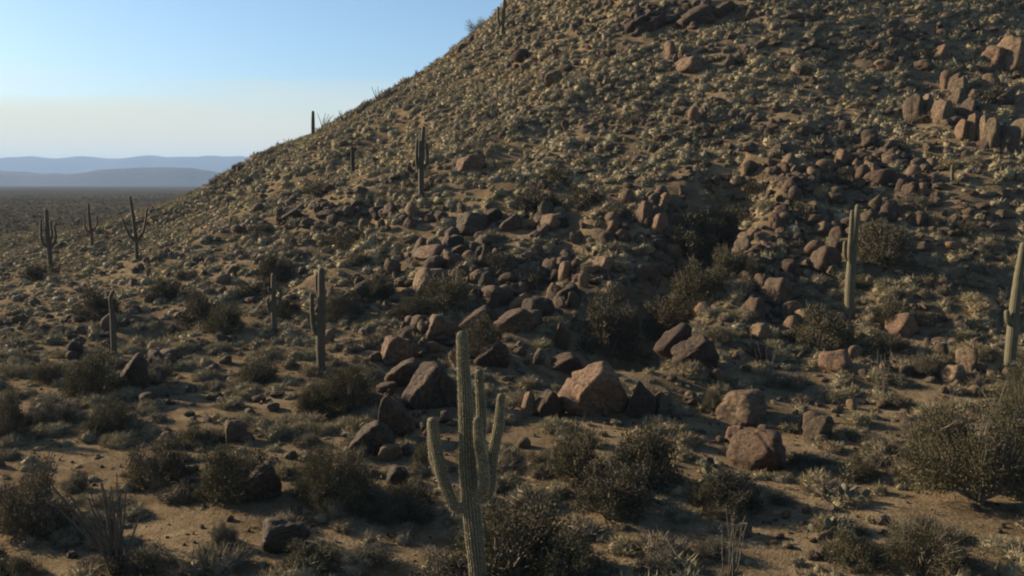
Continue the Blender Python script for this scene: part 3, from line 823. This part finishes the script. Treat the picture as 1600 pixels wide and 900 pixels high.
def add_tree(px, pyb, w, h, label, k):
    x, y, z, t = at(px, pyb)
    s = t / FPX
    o = empty('tree', (x, y + .4, z - .05), rng.uniform(0, 6.28))
    fo, br = BT['tree'][k]
    c = link('crown', fo, o); b = link('limb', br, o)
    hw, hh = w * s * .54, h * s
    for e in (c, b):
        e.scale = (hw, hw, hh * .86); e.location = (0, 0, hh * .10)
    q = np.array([[0, 0, -.1], [.05, .02, hh * .08], [.02, -.04, hh * .22], [-.08, .03, hh * .4]])
    v, f = tube(q, [.15, .12, .10, .06], 8)
    link('trunk', mesh('trunk', v, f, M['twig'], True), o)
    tag(o, label, 'tree', 'green trees at the right')
    bushes.append(dict(o=o, px=px, py=pyb - h / 2, w=w, kind='tree', label=label))
add_tree(1535, 790, 190, 200, 'largest green desert tree at the right edge, spreading over the sand', 0)
add_tree(1462, 752, 96, 104, 'small green tree in front of the pale round boulder', 1)
add_tree(1600, 735, 90, 150, 'green tree cut by the right edge, behind the largest one', 2)
add_bush(747, 48, 40, 28, 'bare', 'leafless round shrub on the skyline near the top of the hill', group=None)

# ------------------------------------------------------------------ saguaros
def smooth_path(pts, n):
    """Catmull-Rom through measured points (x, y, z, radius)"""
    p = np.asarray(pts, float)
    p = np.vstack([2 * p[0] - p[1], p, 2 * p[-1] - p[-2]])
    out = []
    m = len(p) - 3
    for i in range(m):
        for t in np.linspace(0, 1, n, endpoint=False):
            a, b, c, d = p[i:i + 4]
            out.append(.5 * (2 * b + (c - a) * t + (2 * a - 5 * b + 4 * c - d) * t * t + (3 * b - a - 3 * c + d) * t ** 3))
    out.append(p[-2])
    return np.array(out)

def cactus_limb(pts, ribs, per, amp=.11, dome=True, cork=0.0):
    q = smooth_path(pts, 7)
    c, r = q[:, :3], np.maximum(q[:, 3], .02)
    if dome:
        seg = unit(c[-1] - c[-2]); R0 = r[-1]
        keep = np.linalg.norm(c - c[-1], axis=1) > R0 * .9
        keep[0] = True
        base = c[keep]; rb = r[keep]
        start = c[-1] - seg * R0 * .9
        th = np.linspace(.05, math.pi / 2, 7)
        c = np.vstack([base, start + seg * (np.sin(th) * R0 * .9)[:, None]])
        r = np.concatenate([rb, np.maximum(R0 * np.cos(th), R0 * .04)])
    t = unit(np.gradient(c, axis=0))
    ns = ribs * per
    a = np.arange(ns) * 2 * math.pi / ns
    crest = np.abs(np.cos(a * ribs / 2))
    V, A, K = [], [], []
    s = np.cross(t[0], [0.2, 1, 0.1]); s /= np.linalg.norm(s)
    ztop = c[-1, 2]; z0 = c[0, 2]
    for p, d, rad in zip(c, t, r):
        s = s - d * (s @ d); s /= np.linalg.norm(s); u = np.cross(d, s)
        rr2 = rad * (1 - amp + amp * crest * 1.3)
        V.append(p + rr2[:, None] * (np.cos(a)[:, None] * s + np.sin(a)[:, None] * u))
        A.append(crest)
        h = (p[2] - z0) / max(.1, ztop - z0)
        K.append(np.full(ns, cork * max(0.0, 1 - h / .42)))
    m = len(c); V = np.concatenate(V)
    i, k = np.meshgrid(np.arange(m - 1), np.arange(ns), indexing='ij')
    k2 = (k + 1) % ns
    F = [tuple(x) for x in np.stack([i * ns + k, i * ns + k2, (i + 1) * ns + k2, (i + 1) * ns + k], 2).reshape(-1, 4)]
    V = np.vstack([V, c[-1] + t[-1] * r[-1] * .3]); top = len(V) - 1
    F += [((m - 1) * ns + j, (m - 1) * ns + (j + 1) % ns, top) for j in range(ns)]
    return V, F, np.concatenate(A + [np.ones(1)]), np.concatenate(K + [np.zeros(1)])

def spines(V, rib, seed, n, length):
    g = np.random.default_rng(seed)
    c = np.where((rib > .8) & (V[:, 2] < V[:, 2].max() - .14))[0]
    pick = g.choice(c, n)
    P = V[pick] + g.normal(size=(n, 3)) * np.array([.008, .008, .10])
    ctr = V.mean(axis=0)
    D = V[pick] - ctr; D[:, 2] = 0
    A = unit(unit(D) + g.normal(size=(n, 3)) * .7)
    return blade_tris(P, A, g.uniform(.6, 1.3, n) * length, np.full(n, .008), g)

SAG = []
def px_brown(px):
    return px < 700                     # the plants left of the foreground saguaro have browner skins
def saguaro(base, trunk, arms, label, land=None, hi=False, mat='saguaro', cork=.6, name='saguaro', group='saguaros'):
    """trunk: (px, py, width px) upwards; arms: (px, py, width px, metres behind) from trunk to tip"""
    bx, by, bz, t = at(*base)
    def w3(px, py, w, dy=0.0):
        d = ray(px, py); k = (by + dy) / d[1]
        p = CAM + k * d
        return (p[0] - bx, p[1] - by, p[2] - bz, w * k / FPX / 2 * .87)
    o = empty(name, (bx, by, bz))
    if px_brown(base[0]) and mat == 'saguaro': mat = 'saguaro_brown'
    ribs, per = (18, 4) if hi else ((14, 3) if t < 60 else (11, 2))
    tp = [w3(*p) for p in trunk]
    tp[0] = (tp[0][0], 0.0, -.25, tp[0][3])
    v, f, a, k = cactus_limb(tp, ribs, per, cork=cork)
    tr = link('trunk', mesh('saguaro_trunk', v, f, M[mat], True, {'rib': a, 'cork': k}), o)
    if hi:
        sv, sf = spines(v, a, 5, 9000, .042)
        tag(link('spines', mesh('saguaro_spines', sv, sf, M['spine']), tr), 'pale spines along the ribs', None, None, 'stuff')
    for j, ar in enumerate(arms):
        ap = [w3(*p) for p in ar]
        v, f, a, k = cactus_limb(ap, max(9, ribs - 4), per)
        ao = link('arm', mesh('saguaro_arm', v, f, M[mat], True, {'rib': a, 'cork': k}), o)
        if hi:
            sv, sf = spines(v, a, 15 + j, 3200, .04)
            tag(link('spines', mesh('saguaro_spines', sv, sf, M['spine']), ao), 'pale spines along the ribs', None, None, 'stuff')
    tag(o, label, 'cactus', group)
    SAG.append((trunk[len(trunk) // 2][0], (base[1] + trunk[-1][1]) / 2, land or label))
    return o

saguaro((748, 926), [(748, 926, 26.4), (745, 880, 29.9), (737, 800, 32.6), (731, 730, 29.9), (728, 640, 25.5), (724, 570, 22.0), (721, 517, 16.7)],
 [[(735, 788, 23.2, 0), (712, 792, 19.4, -.1), (694, 752, 20.4, -.15), (682, 700, 19.4, -.15), (675, 652, 16.5, -.15)],
  [(742, 772, 19.4, -.15), (756, 762, 17.4, -.35), (755, 728, 17.4, -.4), (748, 690, 16.5, -.42), (746, 651, 14.5, -.42)],
  [(744, 782, 19.4, 0), (764, 768, 18.4, .05), (769, 720, 18.4, .08), (778, 670, 17.4, .08), (784, 614, 14.5, .08)],
  [(738, 700, 17.4, .2), (750, 694, 16.5, .42), (752, 650, 17.4, .45), (748, 577, 14.5, .45)],
  [(690, 745, 14.5, -.05), (679, 722, 13.5, .12), (675, 690, 14.5, .2), (673, 652, 11.7, .2)]],
 'tall foreground saguaro with several raised arms, cut by the bottom edge', 'the foreground saguaro', True, cork=1.0)
saguaro((502, 583), [(502, 583, 13), (501, 530, 16), (503, 480, 14), (502, 440, 12), (502, 418, 10)],
 [[(500, 528, 9, 0), (491, 514, 9, 0), (488, 490, 8, 0), (487, 458, 7, 0)], [(501, 470, 7, .1), (496, 455, 7, .3), (495, 428, 6, .3)]],
 'tall dark saguaro with one low left arm in the middle left', 'the tall dark saguaro', cork=.9)
saguaro((429, 521), [(429, 521, 9), (428, 490, 10), (427, 460, 9), (427, 427, 7)],
 [[(428, 488, 6, 0), (420, 482, 5, 0), (418, 466, 5, 0)], [(429, 486, 7, 0), (437, 476, 6, 0), (439, 450, 5, 0)], [(427, 462, 5, 0), (421, 456, 4, 0), (420, 448, 4, 0)]],
 'small two-armed saguaro left of the tall dark saguaro', 'the small two-armed saguaro', cork=.7)
saguaro((178, 558), [(178, 558, 9), (177, 520, 10), (175, 490, 8), (173, 466, 7), (177, 454, 6)], [],
 'single-stemmed saguaro with a crooked tip behind dark bushes', 'the single-stemmed saguaro', cork=.5)
saguaro((79, 418), [(79, 418, 6.56), (77, 390, 8.20), (74, 360, 7.38), (72, 326, 4.92)],
 [[(77, 388, 4.92, 0), (66, 378, 4.92, 0), (64, 360, 4.10, 0), (64, 342, 3.28, 0)], [(78, 386, 4.92, 0), (86, 378, 4.92, 0), (87, 366, 4.10, 0), (84, 352, 3.28, 0)], [(76, 380, 4.10, .2), (81, 368, 4.10, .3), (79, 345, 3.28, .3)]],
 'leftmost saguaro on the plain, its arms packed close to the trunk', 'the leftmost plain saguaro')
saguaro((144, 388), [(144, 388, 4.10), (143, 370, 4.92), (140, 345, 4.92), (138, 318, 3.28)],
 [[(143, 366, 3.28, 0), (134, 358, 3.28, 0), (132, 341, 2.87, 0)], [(143, 362, 3.28, 0), (151, 352, 3.28, 0), (151, 337, 2.87, 0)]],
 'slim saguaro with two short arms, between the other plain saguaros', 'the middle plain saguaro')
saguaro((214, 408), [(214, 408, 6.56), (213, 380, 6.56), (209, 345, 5.74), (203, 306, 4.10)],
 [[(213, 378, 4.92, 0), (203, 368, 4.92, 0), (196, 355, 4.10, 0), (191, 340, 3.28, 0)], [(214, 378, 4.92, 0), (222, 366, 4.92, 0), (227, 348, 4.10, 0), (230, 326, 4.10, 0)]],
 'candelabra saguaro with two arms spread in a wide fork on the plain', 'the candelabra saguaro')
saguaro((658, 309), [(658, 309, 9), (658, 270, 10), (659, 235, 9), (662, 197, 6)],
 [[(658, 266, 6, 0), (652, 258, 6, 0), (651, 240, 6, 0), (652, 218, 5, 0)], [(659, 262, 6, 0), (667, 256, 5, 0), (668, 240, 5, 0), (667, 223, 4, 0)], [(659, 252, 6, .2), (656, 238, 6, .4), (657, 207, 5, .4)]],
 'pronged saguaro standing alone in the middle of the hillside', 'the pronged hillside saguaro')
saguaro((552, 271), [(552, 271, 6), (551, 250, 7), (551, 238, 7), (550, 229, 6)], [[(551, 238, 4, 0), (555, 234, 4, 0), (556, 229, 3, 0)]],
 'short dark armless saguaro stump on the left slope', 'the dark saguaro stump', mat='dead')
saguaro((489, 210), [(489, 210, 6), (489, 195, 6.5), (489, 173, 5)], [],
 'short straight saguaro on the skyline beside thin ocotillo', 'the skyline saguaro')
saguaro((785, 55), [(785, 55, 7), (786, 30, 7), (788, 4, 6), (789, -14, 5)], [[(785, 40, 5, 0), (779, 34, 5, 0), (778, 10, 4, 0)]],
 'saguaro on the high skyline, cut by the top edge', 'the topmost saguaro')
saguaro((1327, 496), [(1327, 496, 16), (1328, 450, 17), (1331, 405, 15), (1336, 360, 12), (1341, 319, 9)],
 [[(1330, 412, 9, -.1), (1328, 396, 9, -.3), (1330, 365, 9, -.35), (1332, 328, 7, -.35)], [(1329, 408, 8, 0), (1321, 400, 8, 0), (1320, 386, 7, 0), (1321, 376, 6, 0)]],
 'tall pronged saguaro with two parallel columns right of the boulders', 'the tall pronged saguaro', cork=.35)
saguaro((1577, 572), [(1577, 572, 18), (1581, 530, 19), (1586, 480, 18), (1592, 430, 15), (1600, 378, 11)],
 [[(1582, 508, 11, -.1), (1575, 500, 11, -.15), (1573, 484, 9, -.15)], [(1584, 510, 12, .1), (1596, 502, 11, .1), (1599, 488, 9, .1)]],
 'leaning saguaro at the right edge with two stubby low arms', 'the leaning saguaro', cork=.35)
saguaro((1488, 284), [(1488, 284, 6), (1488, 270, 6), (1488, 258, 5)], [], 'stubby young saguaro among shrubs below the pillar rocks', 'the stubby young saguaro')

# ------------------------------------------------------------------ ocotillos
def ocotillo(px, pyb, h, stems, lean, label, thick=.022, whisk=True, spread=.42, parts=True, w=None):
    x, y, z, t = at(px, pyb)
    L = h * t / FPX
    o = empty('ocotillo', (x, y, z))
    g = np.random.default_rng(int(px * 7 + pyb))
    allp = []
    for k in range(stems):
        az = g.uniform(0, 6.28); tl = spread * math.sqrt(g.uniform(.05, 1))
        d = np.array([math.cos(az) * tl + lean, math.sin(az) * tl * .8, 1.0]); d /= np.linalg.norm(d)
        ln = L * g.uniform(.72, 1.05) / max(.6, d[2])
        u = np.linspace(0, 1, 7)[:, None]
        bend = np.array([d[0], d[1], 0]) * .18
        wob = g.normal(size=(7, 3)) * .018 * u
        q = np.array([g.normal() * .10, g.normal() * .10, -.1]) + d * ln * u + bend * ln * u * u * (.6 if g.random() < .8 else -.6) + wob
        rr3 = np.linspace(thick * 1.35, thick * .55, 7)
        v, f = tube(q, rr3, 5)
        if whisk:
            m = 34
            tt = g.uniform(.15, 1, m)
            P = np.stack([np.interp(tt, u[:, 0], q[:, c]) for c in range(3)], 1)
            wv, wf = blade_tris(P, unit(g.normal(size=(m, 3)) + np.array([0, 0, .8])), g.uniform(.04, .10, m), np.full(m, .022), g)
            v, f = join([(v, f), (wv, wf)])
        if parts: link('stem', mesh('ocotillo_stem', v, f, M['ocotillo'], True), o)
        else: allp.append((v, f))
    if not parts:
        v, f = join(allp); link('stem', mesh('ocotillo_stems', v, f, M['ocotillo'], True), o)
    tag(o, label, 'shrub', 'ocotillos')
    SAG.append((px, pyb - h / 2, 'the ' + label.split(',')[0]))
ocotillo(184, 892, 146, 26, -.24, 'large ocotillo fanning out at lower left, its wands leaning left', .028, spread=.62)
ocotillo(62, 775, 84, 7, 0, 'sparse ocotillo above the shadowy bush at the left edge', .012, spread=.5)
ocotillo(1142, 908, 120, 9, .02, 'thin ocotillo at the bottom edge below the broad orange boulder', .016, spread=.22)
ocotillo(1379, 628, 104, 5, 0, 'few-stemmed ocotillo on the sand left of the green trees', .020, spread=.10)
ocotillo(1196, 604, 70, 6, 0, 'thin ocotillo uphill of the tan wedge boulder', .014, spread=.25)
ocotillo(504, 205, 28, 7, .05, 'skyline ocotillo just right of the short saguaro', .065, False, .7)
ocotillo(538, 192, 20, 7, 0, 'skyline ocotillo second from the short saguaro', .065, False, .7)
ocotillo(590, 162, 26, 8, 0, 'skyline ocotillo with a broad fan of thin wands', .065, False, .7)
ocotillo(650, 124, 16, 6, 0, 'highest small ocotillo on the skyline', .065, False, .7)
ocotillo(884, 92, 30, 6, 0, 'pale thin ocotillo high on the slope under the summit rocks', .06, False, .4)

# ------------------------------------------------------------------ prickly pears
def pear(px, py, pads, label):
    x, y, z, t = at(px, py)
    o = empty('prickly_pear', (x, y, z))
    g = np.random.default_rng(px)
    n, f = ico(3)
    me = mesh('prickly_pear_pad', n * np.array([.14, .028, .19]) + np.array([0, 0, .17]), f, M['pad'], True)
    spots = [(np.array([g.normal() * .28, g.normal() * .2, -.05]), 0) for _ in range(pads)]
    for k in range(pads):
        p, lv = spots[k]
        d = link('pad', me, o)
        rot = (g.normal() * .35, g.normal() * .45, g.uniform(0, 6.28))
        d.location = p; d.rotation_euler = rot; d.scale = (1, 1, g.uniform(.8, 1.2))
        if lv < 2 and g.random() < .75:
            tip = p + np.array([math.sin(rot[1]) * .3, -math.sin(rot[0]) * .3, .28])
            d2 = link('pad', me, o); d2.location = tip
            d2.rotation_euler = (rot[0] + g.normal() * .4, rot[1] + g.normal() * .5, rot[2] + g.normal() * .6)
            d2.scale = (.85, .9, .85)
    tag(o, label, 'cactus', 'prickly pears')
pear(1318, 784, 15, 'low cactus clump with flat pads on the sand in front of the dark bush')
pear(1306, 842, 11, 'cactus pads lower down, nearer the bottom edge on the right')
pear(1113, 738, 9, 'cactus pads beside the dark bushes below the tan wedge boulder')

# ------------------------------------------------------------------ low shrubs and grass mounds
SAND = [(300, 830, 100, 60), (1490, 795, 130, 32), (1050, 835, 60, 26), (815, 690, 50, 40), (420, 640, 50, 26), (290, 640, 60, 24), (1290, 655, 60, 22),
        (150, 715, 130, 24), (600, 880, 60, 30), (230, 885, 60, 25), (700, 665, 30, 40), (1130, 670, 60, 40), (1210, 830, 80, 20), (90, 880, 50, 20), (420, 805, 40, 14), (1450, 620, 60, 20)]
def sandy(px, py):
    s = np.zeros(len(px), bool)
    for cx, cy, rx, ry in SAND:
        s |= ((px - cx) / (rx * .85)) ** 2 + ((py - cy) / (ry * .85)) ** 2 < 1
    return s

gx_, gy_ = np.meshgrid(np.arange(-95, 105, .86), np.arange(14, 172, .86))
gx_ = gx_.ravel() + rng.uniform(-.42, .42, gx_.size); gy_ = gy_.ravel() + rng.uniform(-.42, .42, gy_.size)
gz_ = H(gx_, gy_)
ppx, ppy, pd = project(np.stack([gx_, gy_, gz_], 1))
m_ = (ppx > -60) & (ppx < 1660) & (ppy > -30) & (ppy < 940)
gx_, gy_, gz_, ppx, ppy, pd = (a[m_] for a in (gx_, gy_, gz_, ppx, ppy, pd))
hillness = np.clip((gz_ - 1.0) / 3.0, 0, 1)
cover = .96 + .14 * hillness + 1.05 * fbm2(gx_ / 6., gy_ / 6., 61, 3)
cover = np.where(sandy(ppx, ppy), .10, cover)
cover = cover * np.where(pd > 62, .72, 1.0)
for b_ in boulders:
    bl = b_['o'].location; br_ = max(b_['o'].scale[0], b_['o'].scale[1])
    cover[(gx_ - bl.x) ** 2 + (gy_ - bl.y) ** 2 < (br_ * .9 + .15) ** 2] = 0
for r_ in rest:
    if r_[7] > .8: cover[(gx_ - r_[3]) ** 2 + (gy_ - r_[4]) ** 2 < (r_[7] * .5 + .1) ** 2] = 0
m_ = (rng.random(len(gx_)) < cover) & visible(gx_, gy_, gz_ + .5)
gx_, gy_, gz_, ppx, ppy, pd, hillness = (a[m_] for a in (gx_, gy_, gz_, ppx, ppy, pd, hillness))
rad_ = 1.3 * (.16 + .56 * rng.random(len(gx_)) ** 2.0 + .10 * hillness + .10 * rng.random(len(gx_)) * hillness + .0030 * np.clip(pd - 60, 0, 90))
rad_ = np.where(sandy(ppx, ppy), rad_ * .45, rad_)
tint_ = np.clip(.5 + 1.15 * fbm2(gx_ / 9., gy_ / 9., 71, 3) + rng.normal(size=len(gx_)) * .26, 0, 1)
app = rad_ / pd * ((ppx > 8) & (ppx < 1592) & (ppy > 8) & (ppy < 892))
order = np.argsort(-app)
top, low = order[:300], order[300:]
SHT = [mesh('low_shrub', *mound_shape(500 + k, 900, .042, 3, 9), M['mound'], True) for k in range(10)]
shrubs = []
for i in top:
    o = bpy.data.objects.new('low_shrub', SHT[int(rng.integers(0, 10))]); COL.objects.link(o)
    r_ = rad_[i]
    o.location = (gx_[i], gy_[i], gz_[i] - .02)
    o.rotation_euler = (0, 0, rng.uniform(0, 6.28)); o.scale = (r_ * rng.uniform(.9, 1.25), r_ * rng.uniform(.9, 1.2), r_ * rng.uniform(.75, 1.05))
    shrubs.append(dict(o=o, px=ppx[i], py=ppy[i] - 8, w=2 * r_ * FPX / pd[i], kind='shrub', label=None))
tn = [mound_shape(600 + k, 190, .068, 2, 7) for k in range(8)]
tf_ = [mound_shape(640 + k, 46, .13, 2, 7) for k in range(10)]
for sel, tp_, nm in ((low[pd[low] < 62], tn, 'low dry shrubs carpeting the foreground and the foot of the hill'), (low[pd[low] >= 62], tf_, 'low dry shrubs carpeting the far hillside')):
    r_ = rad_[sel]
    merge_field('shrub_cover', tp_, np.stack([gx_[sel], gy_[sel], gz_[sel] - .03], 1), r_[:, None] * rng.uniform(.8, 1.3, (len(sel), 3)) * np.array([1, 1, 1.05]),
                rng.uniform(0, 6.28, len(sel)), tint_[sel], M['mound_t'], True, nm)
# dry grass tufts and litter between them
n_ = 15000
fx = rng.uniform(-60, 80, n_); fy = 15 + 85 * rng.random(n_) ** 1.3
fz = H(fx, fy)
qx, qy, qd = project(np.stack([fx, fy, fz], 1))
k_ = (qx > -20) & (qx < 1620) & (qy > 0) & (qy < 920) & (fbm2(fx / 4., fy / 4., 91, 3) + rng.random(len(fx)) * .6 > .22)
k_ &= ~(sandy(qx, qy) & (rng.random(len(fx)) < .75))
fx, fy, fz = fx[k_], fy[k_], fz[k_]
def tuft(seed, n=16):
    g = np.random.default_rng(seed)
    d = unit(np.stack([g.normal(size=n), g.normal(size=n), g.uniform(.4, 1.4, n)], 1))
    p = np.stack([g.normal(size=n) * .25, g.normal(size=n) * .25, np.zeros(n)], 1)
    return blade_tris(p, d, g.uniform(.6, 1.2, n), np.full(n, .16), g)
sr = rng.uniform(.07, .20, len(fx))
merge_field('grass_tufts', [tuft(k) for k in range(6)], np.stack([fx, fy, fz - .01], 1), sr[:, None] * np.ones((1, 3)), rng.uniform(0, 6.28, len(fx)),
            rng.random(len(fx)), M['mound_t'], False, 'dry grass tufts between the shrubs', cat='grass')

# scrub of the plain, far left
n_ = 17000
dd_ = 105 + 900 * rng.random(n_) ** 1.55
an = rng.uniform(-.66, -.12, n_)
fx, fy = dd_ * an, dd_
m_ = (np.hypot(fx - HX, fy - HY) > 118)
fx, fy, dd_ = fx[m_], fy[m_], dd_[m_]
fz = H(fx, fy)
m_ = fbm2(fx / 22., fy / 22., 83, 3) + rng.random(len(fx)) * .8 > .20
fx, fy, fz, dd_ = fx[m_], fy[m_], fz[m_], dd_[m_]
r_ = rng.uniform(.45, 1.4, len(fx)) * (1 + .5 * (rng.random(len(fx)) < .12))
merge_field('plain_scrub', [mound_shape(700 + k, 20, .2, 1, 4) for k in range(6)], np.stack([fx, fy, fz - .05], 1), r_[:, None] * rng.uniform(.8, 1.2, (len(fx), 3)) * np.array([1.1, 1.1, 1.0]),
            rng.uniform(0, 6.28, len(fx)), rng.random(len(fx)), M['plain'], False, 'dark creosote scrub spread over the flat plain')

# ------------------------------------------------------------------ labels of the repeats: each told by its look and its place beside a landmark
ORD = ['nearest', 'second', 'third', 'fourth', 'fifth', 'sixth', 'seventh', 'eighth', 'ninth', 'tenth', 'eleventh', 'twelfth', 'thirteenth', 'fourteenth', 'fifteenth', 'sixteenth', 'seventeenth', 'eighteenth', 'nineteenth', 'twentieth']
LAND = list(SAG)
LAND = [(a, b, c) for a, b, c in LAND if not c.startswith('the sparse') or True]
EXTRA = [(930, 610, 'the great rust-topped boulder'), (1192, 700, 'the broad orange boulder'), (1166, 636, 'the tan wedge-shaped boulder'), (1416, 505, 'the rounded reddish boulder'),
         (1217, 450, 'the tall rounded tan boulder'), (668, 440, 'the big sloping tan boulder'), (640, 650, 'the dark boulder pile'), (393, 756, 'the dark domed boulder'),
         (432, 835, 'the boulder with a lit left flank'), (205, 580, 'the tall dark boulder'), (735, 252, 'the lone reddish slope boulder'), (1550, 205, 'the row of pillar rocks'),
         (1592, 80, 'the upper right outcrop'), (1386, 99, 'the squat bright orange boulder'), (1012, 36, 'the topmost dark outcrop'), (1380, 275, 'the wide rusty boulder'),
         (955, 520, 'the broad olive bush'), (1020, 345, 'the reddish rock column'), (1535, 690, 'the largest green tree'), (510, 755, 'the bushy dark green shrub'),
         (36, 785, 'the shadowy bush at the left edge'), (1318, 775, 'the low cactus clump'), (800, 850, 'the wide dark bush'), (747, 35, 'the leafless skyline shrub'), (1465, 860, 'the bottom right green bush')]
LAND += EXTRA
LX = np.array([l[0] for l in LAND]); LY = np.array([l[1] for l in LAND])
def sector(dx, dy):
    return np.where(np.abs(dx) >= np.abs(dy), np.where(dx < 0, 0, 1), np.where(dy < 0, 2, 3))
SECW = ['left of', 'right of', 'above', 'below']
def name_all(items, noun, adj):
    X = np.array([i['px'] for i in items]); Y = np.array([i['py'] for i in items])
    used = set(i['label'] for i in items if i['label'])
    for k, it in enumerate(items):
        if it['label']: it['o']['label'] = it['label']; continue
        d = np.hypot(LX - X[k], LY - Y[k])
        for li in np.argsort(d):
            if d[li] < 6: continue
            sec = sector(X - LX[li], Y - LY[li]); me = sec[k]
            dist = np.hypot(X - LX[li], Y - LY[li])
            rank = int(np.sum((sec == me) & (dist < dist[k]) & (dist >= 6)))
            if rank >= len(ORD): continue
            lab = f"{adj(it)} {noun}, {ORD[rank]} {noun.split()[-1]} {SECW[me]} {LAND[li][2]}"
            if lab not in used and len(lab.split()) <= 16: break
        used.add(lab); it['o']['label'] = lab
def size_word(w, a, b): return 'small' if w < a else ('mid-sized' if w < b else 'large')
name_all(boulders, 'boulder', lambda i: size_word(i['w'], 20, 45) + ' ' + COLWORD[i['kind']])
for b_ in boulders: tag(b_['o'], b_['o']['label'], 'boulder', 'granite boulders on the slope')
name_all(bushes, 'bush', lambda i: size_word(i['w'], 50, 90) + ' ' + {'bush': 'dark olive', 'far': 'dark', 'grey': 'grey', 'tree': 'green', 'bare': 'bare'}[i['kind']])
name_all(shrubs, 'low shrub', lambda i: size_word(i['w'], 28, 40) + ' dry rounded')
for b_ in shrubs: tag(b_['o'], b_['o']['label'], 'shrub', 'low dry shrubs')

# ------------------------------------------------------------------ desert air
HAZE = True
if HAZE:
    hm = bpy.data.materials.new('desert_haze'); hm.use_nodes = True
    hn = hm.node_tree.nodes; hn.remove(hn['Principled BSDF'])
    pv = hn.new('ShaderNodeVolumePrincipled')
    pv.inputs['Density'].default_value = 0.85e-4
    pv.inputs['Color'].default_value = (0.46, 0.68, 1.0, 1)
    pv.inputs['Anisotropy'].default_value = 0.0
    hm.node_tree.links.new(pv.outputs[0], hn['Material Output'].inputs['Volume'])
    a, z0, z1 = 22000.0, float(GZ.min()) - 7.0, 445.0
    v = [(x, y, z) for z in (z0, z1) for y in (-a, a) for x in (-a, a)]
    f = [(0, 2, 3, 1), (4, 5, 7, 6), (0, 1, 5, 4), (2, 6, 7, 3), (0, 4, 6, 2), (1, 3, 7, 5)]
    tag(link('haze', mesh('haze', v, f, hm)), 'thin blue desert haze over the plain', 'haze', None, 'stuff')
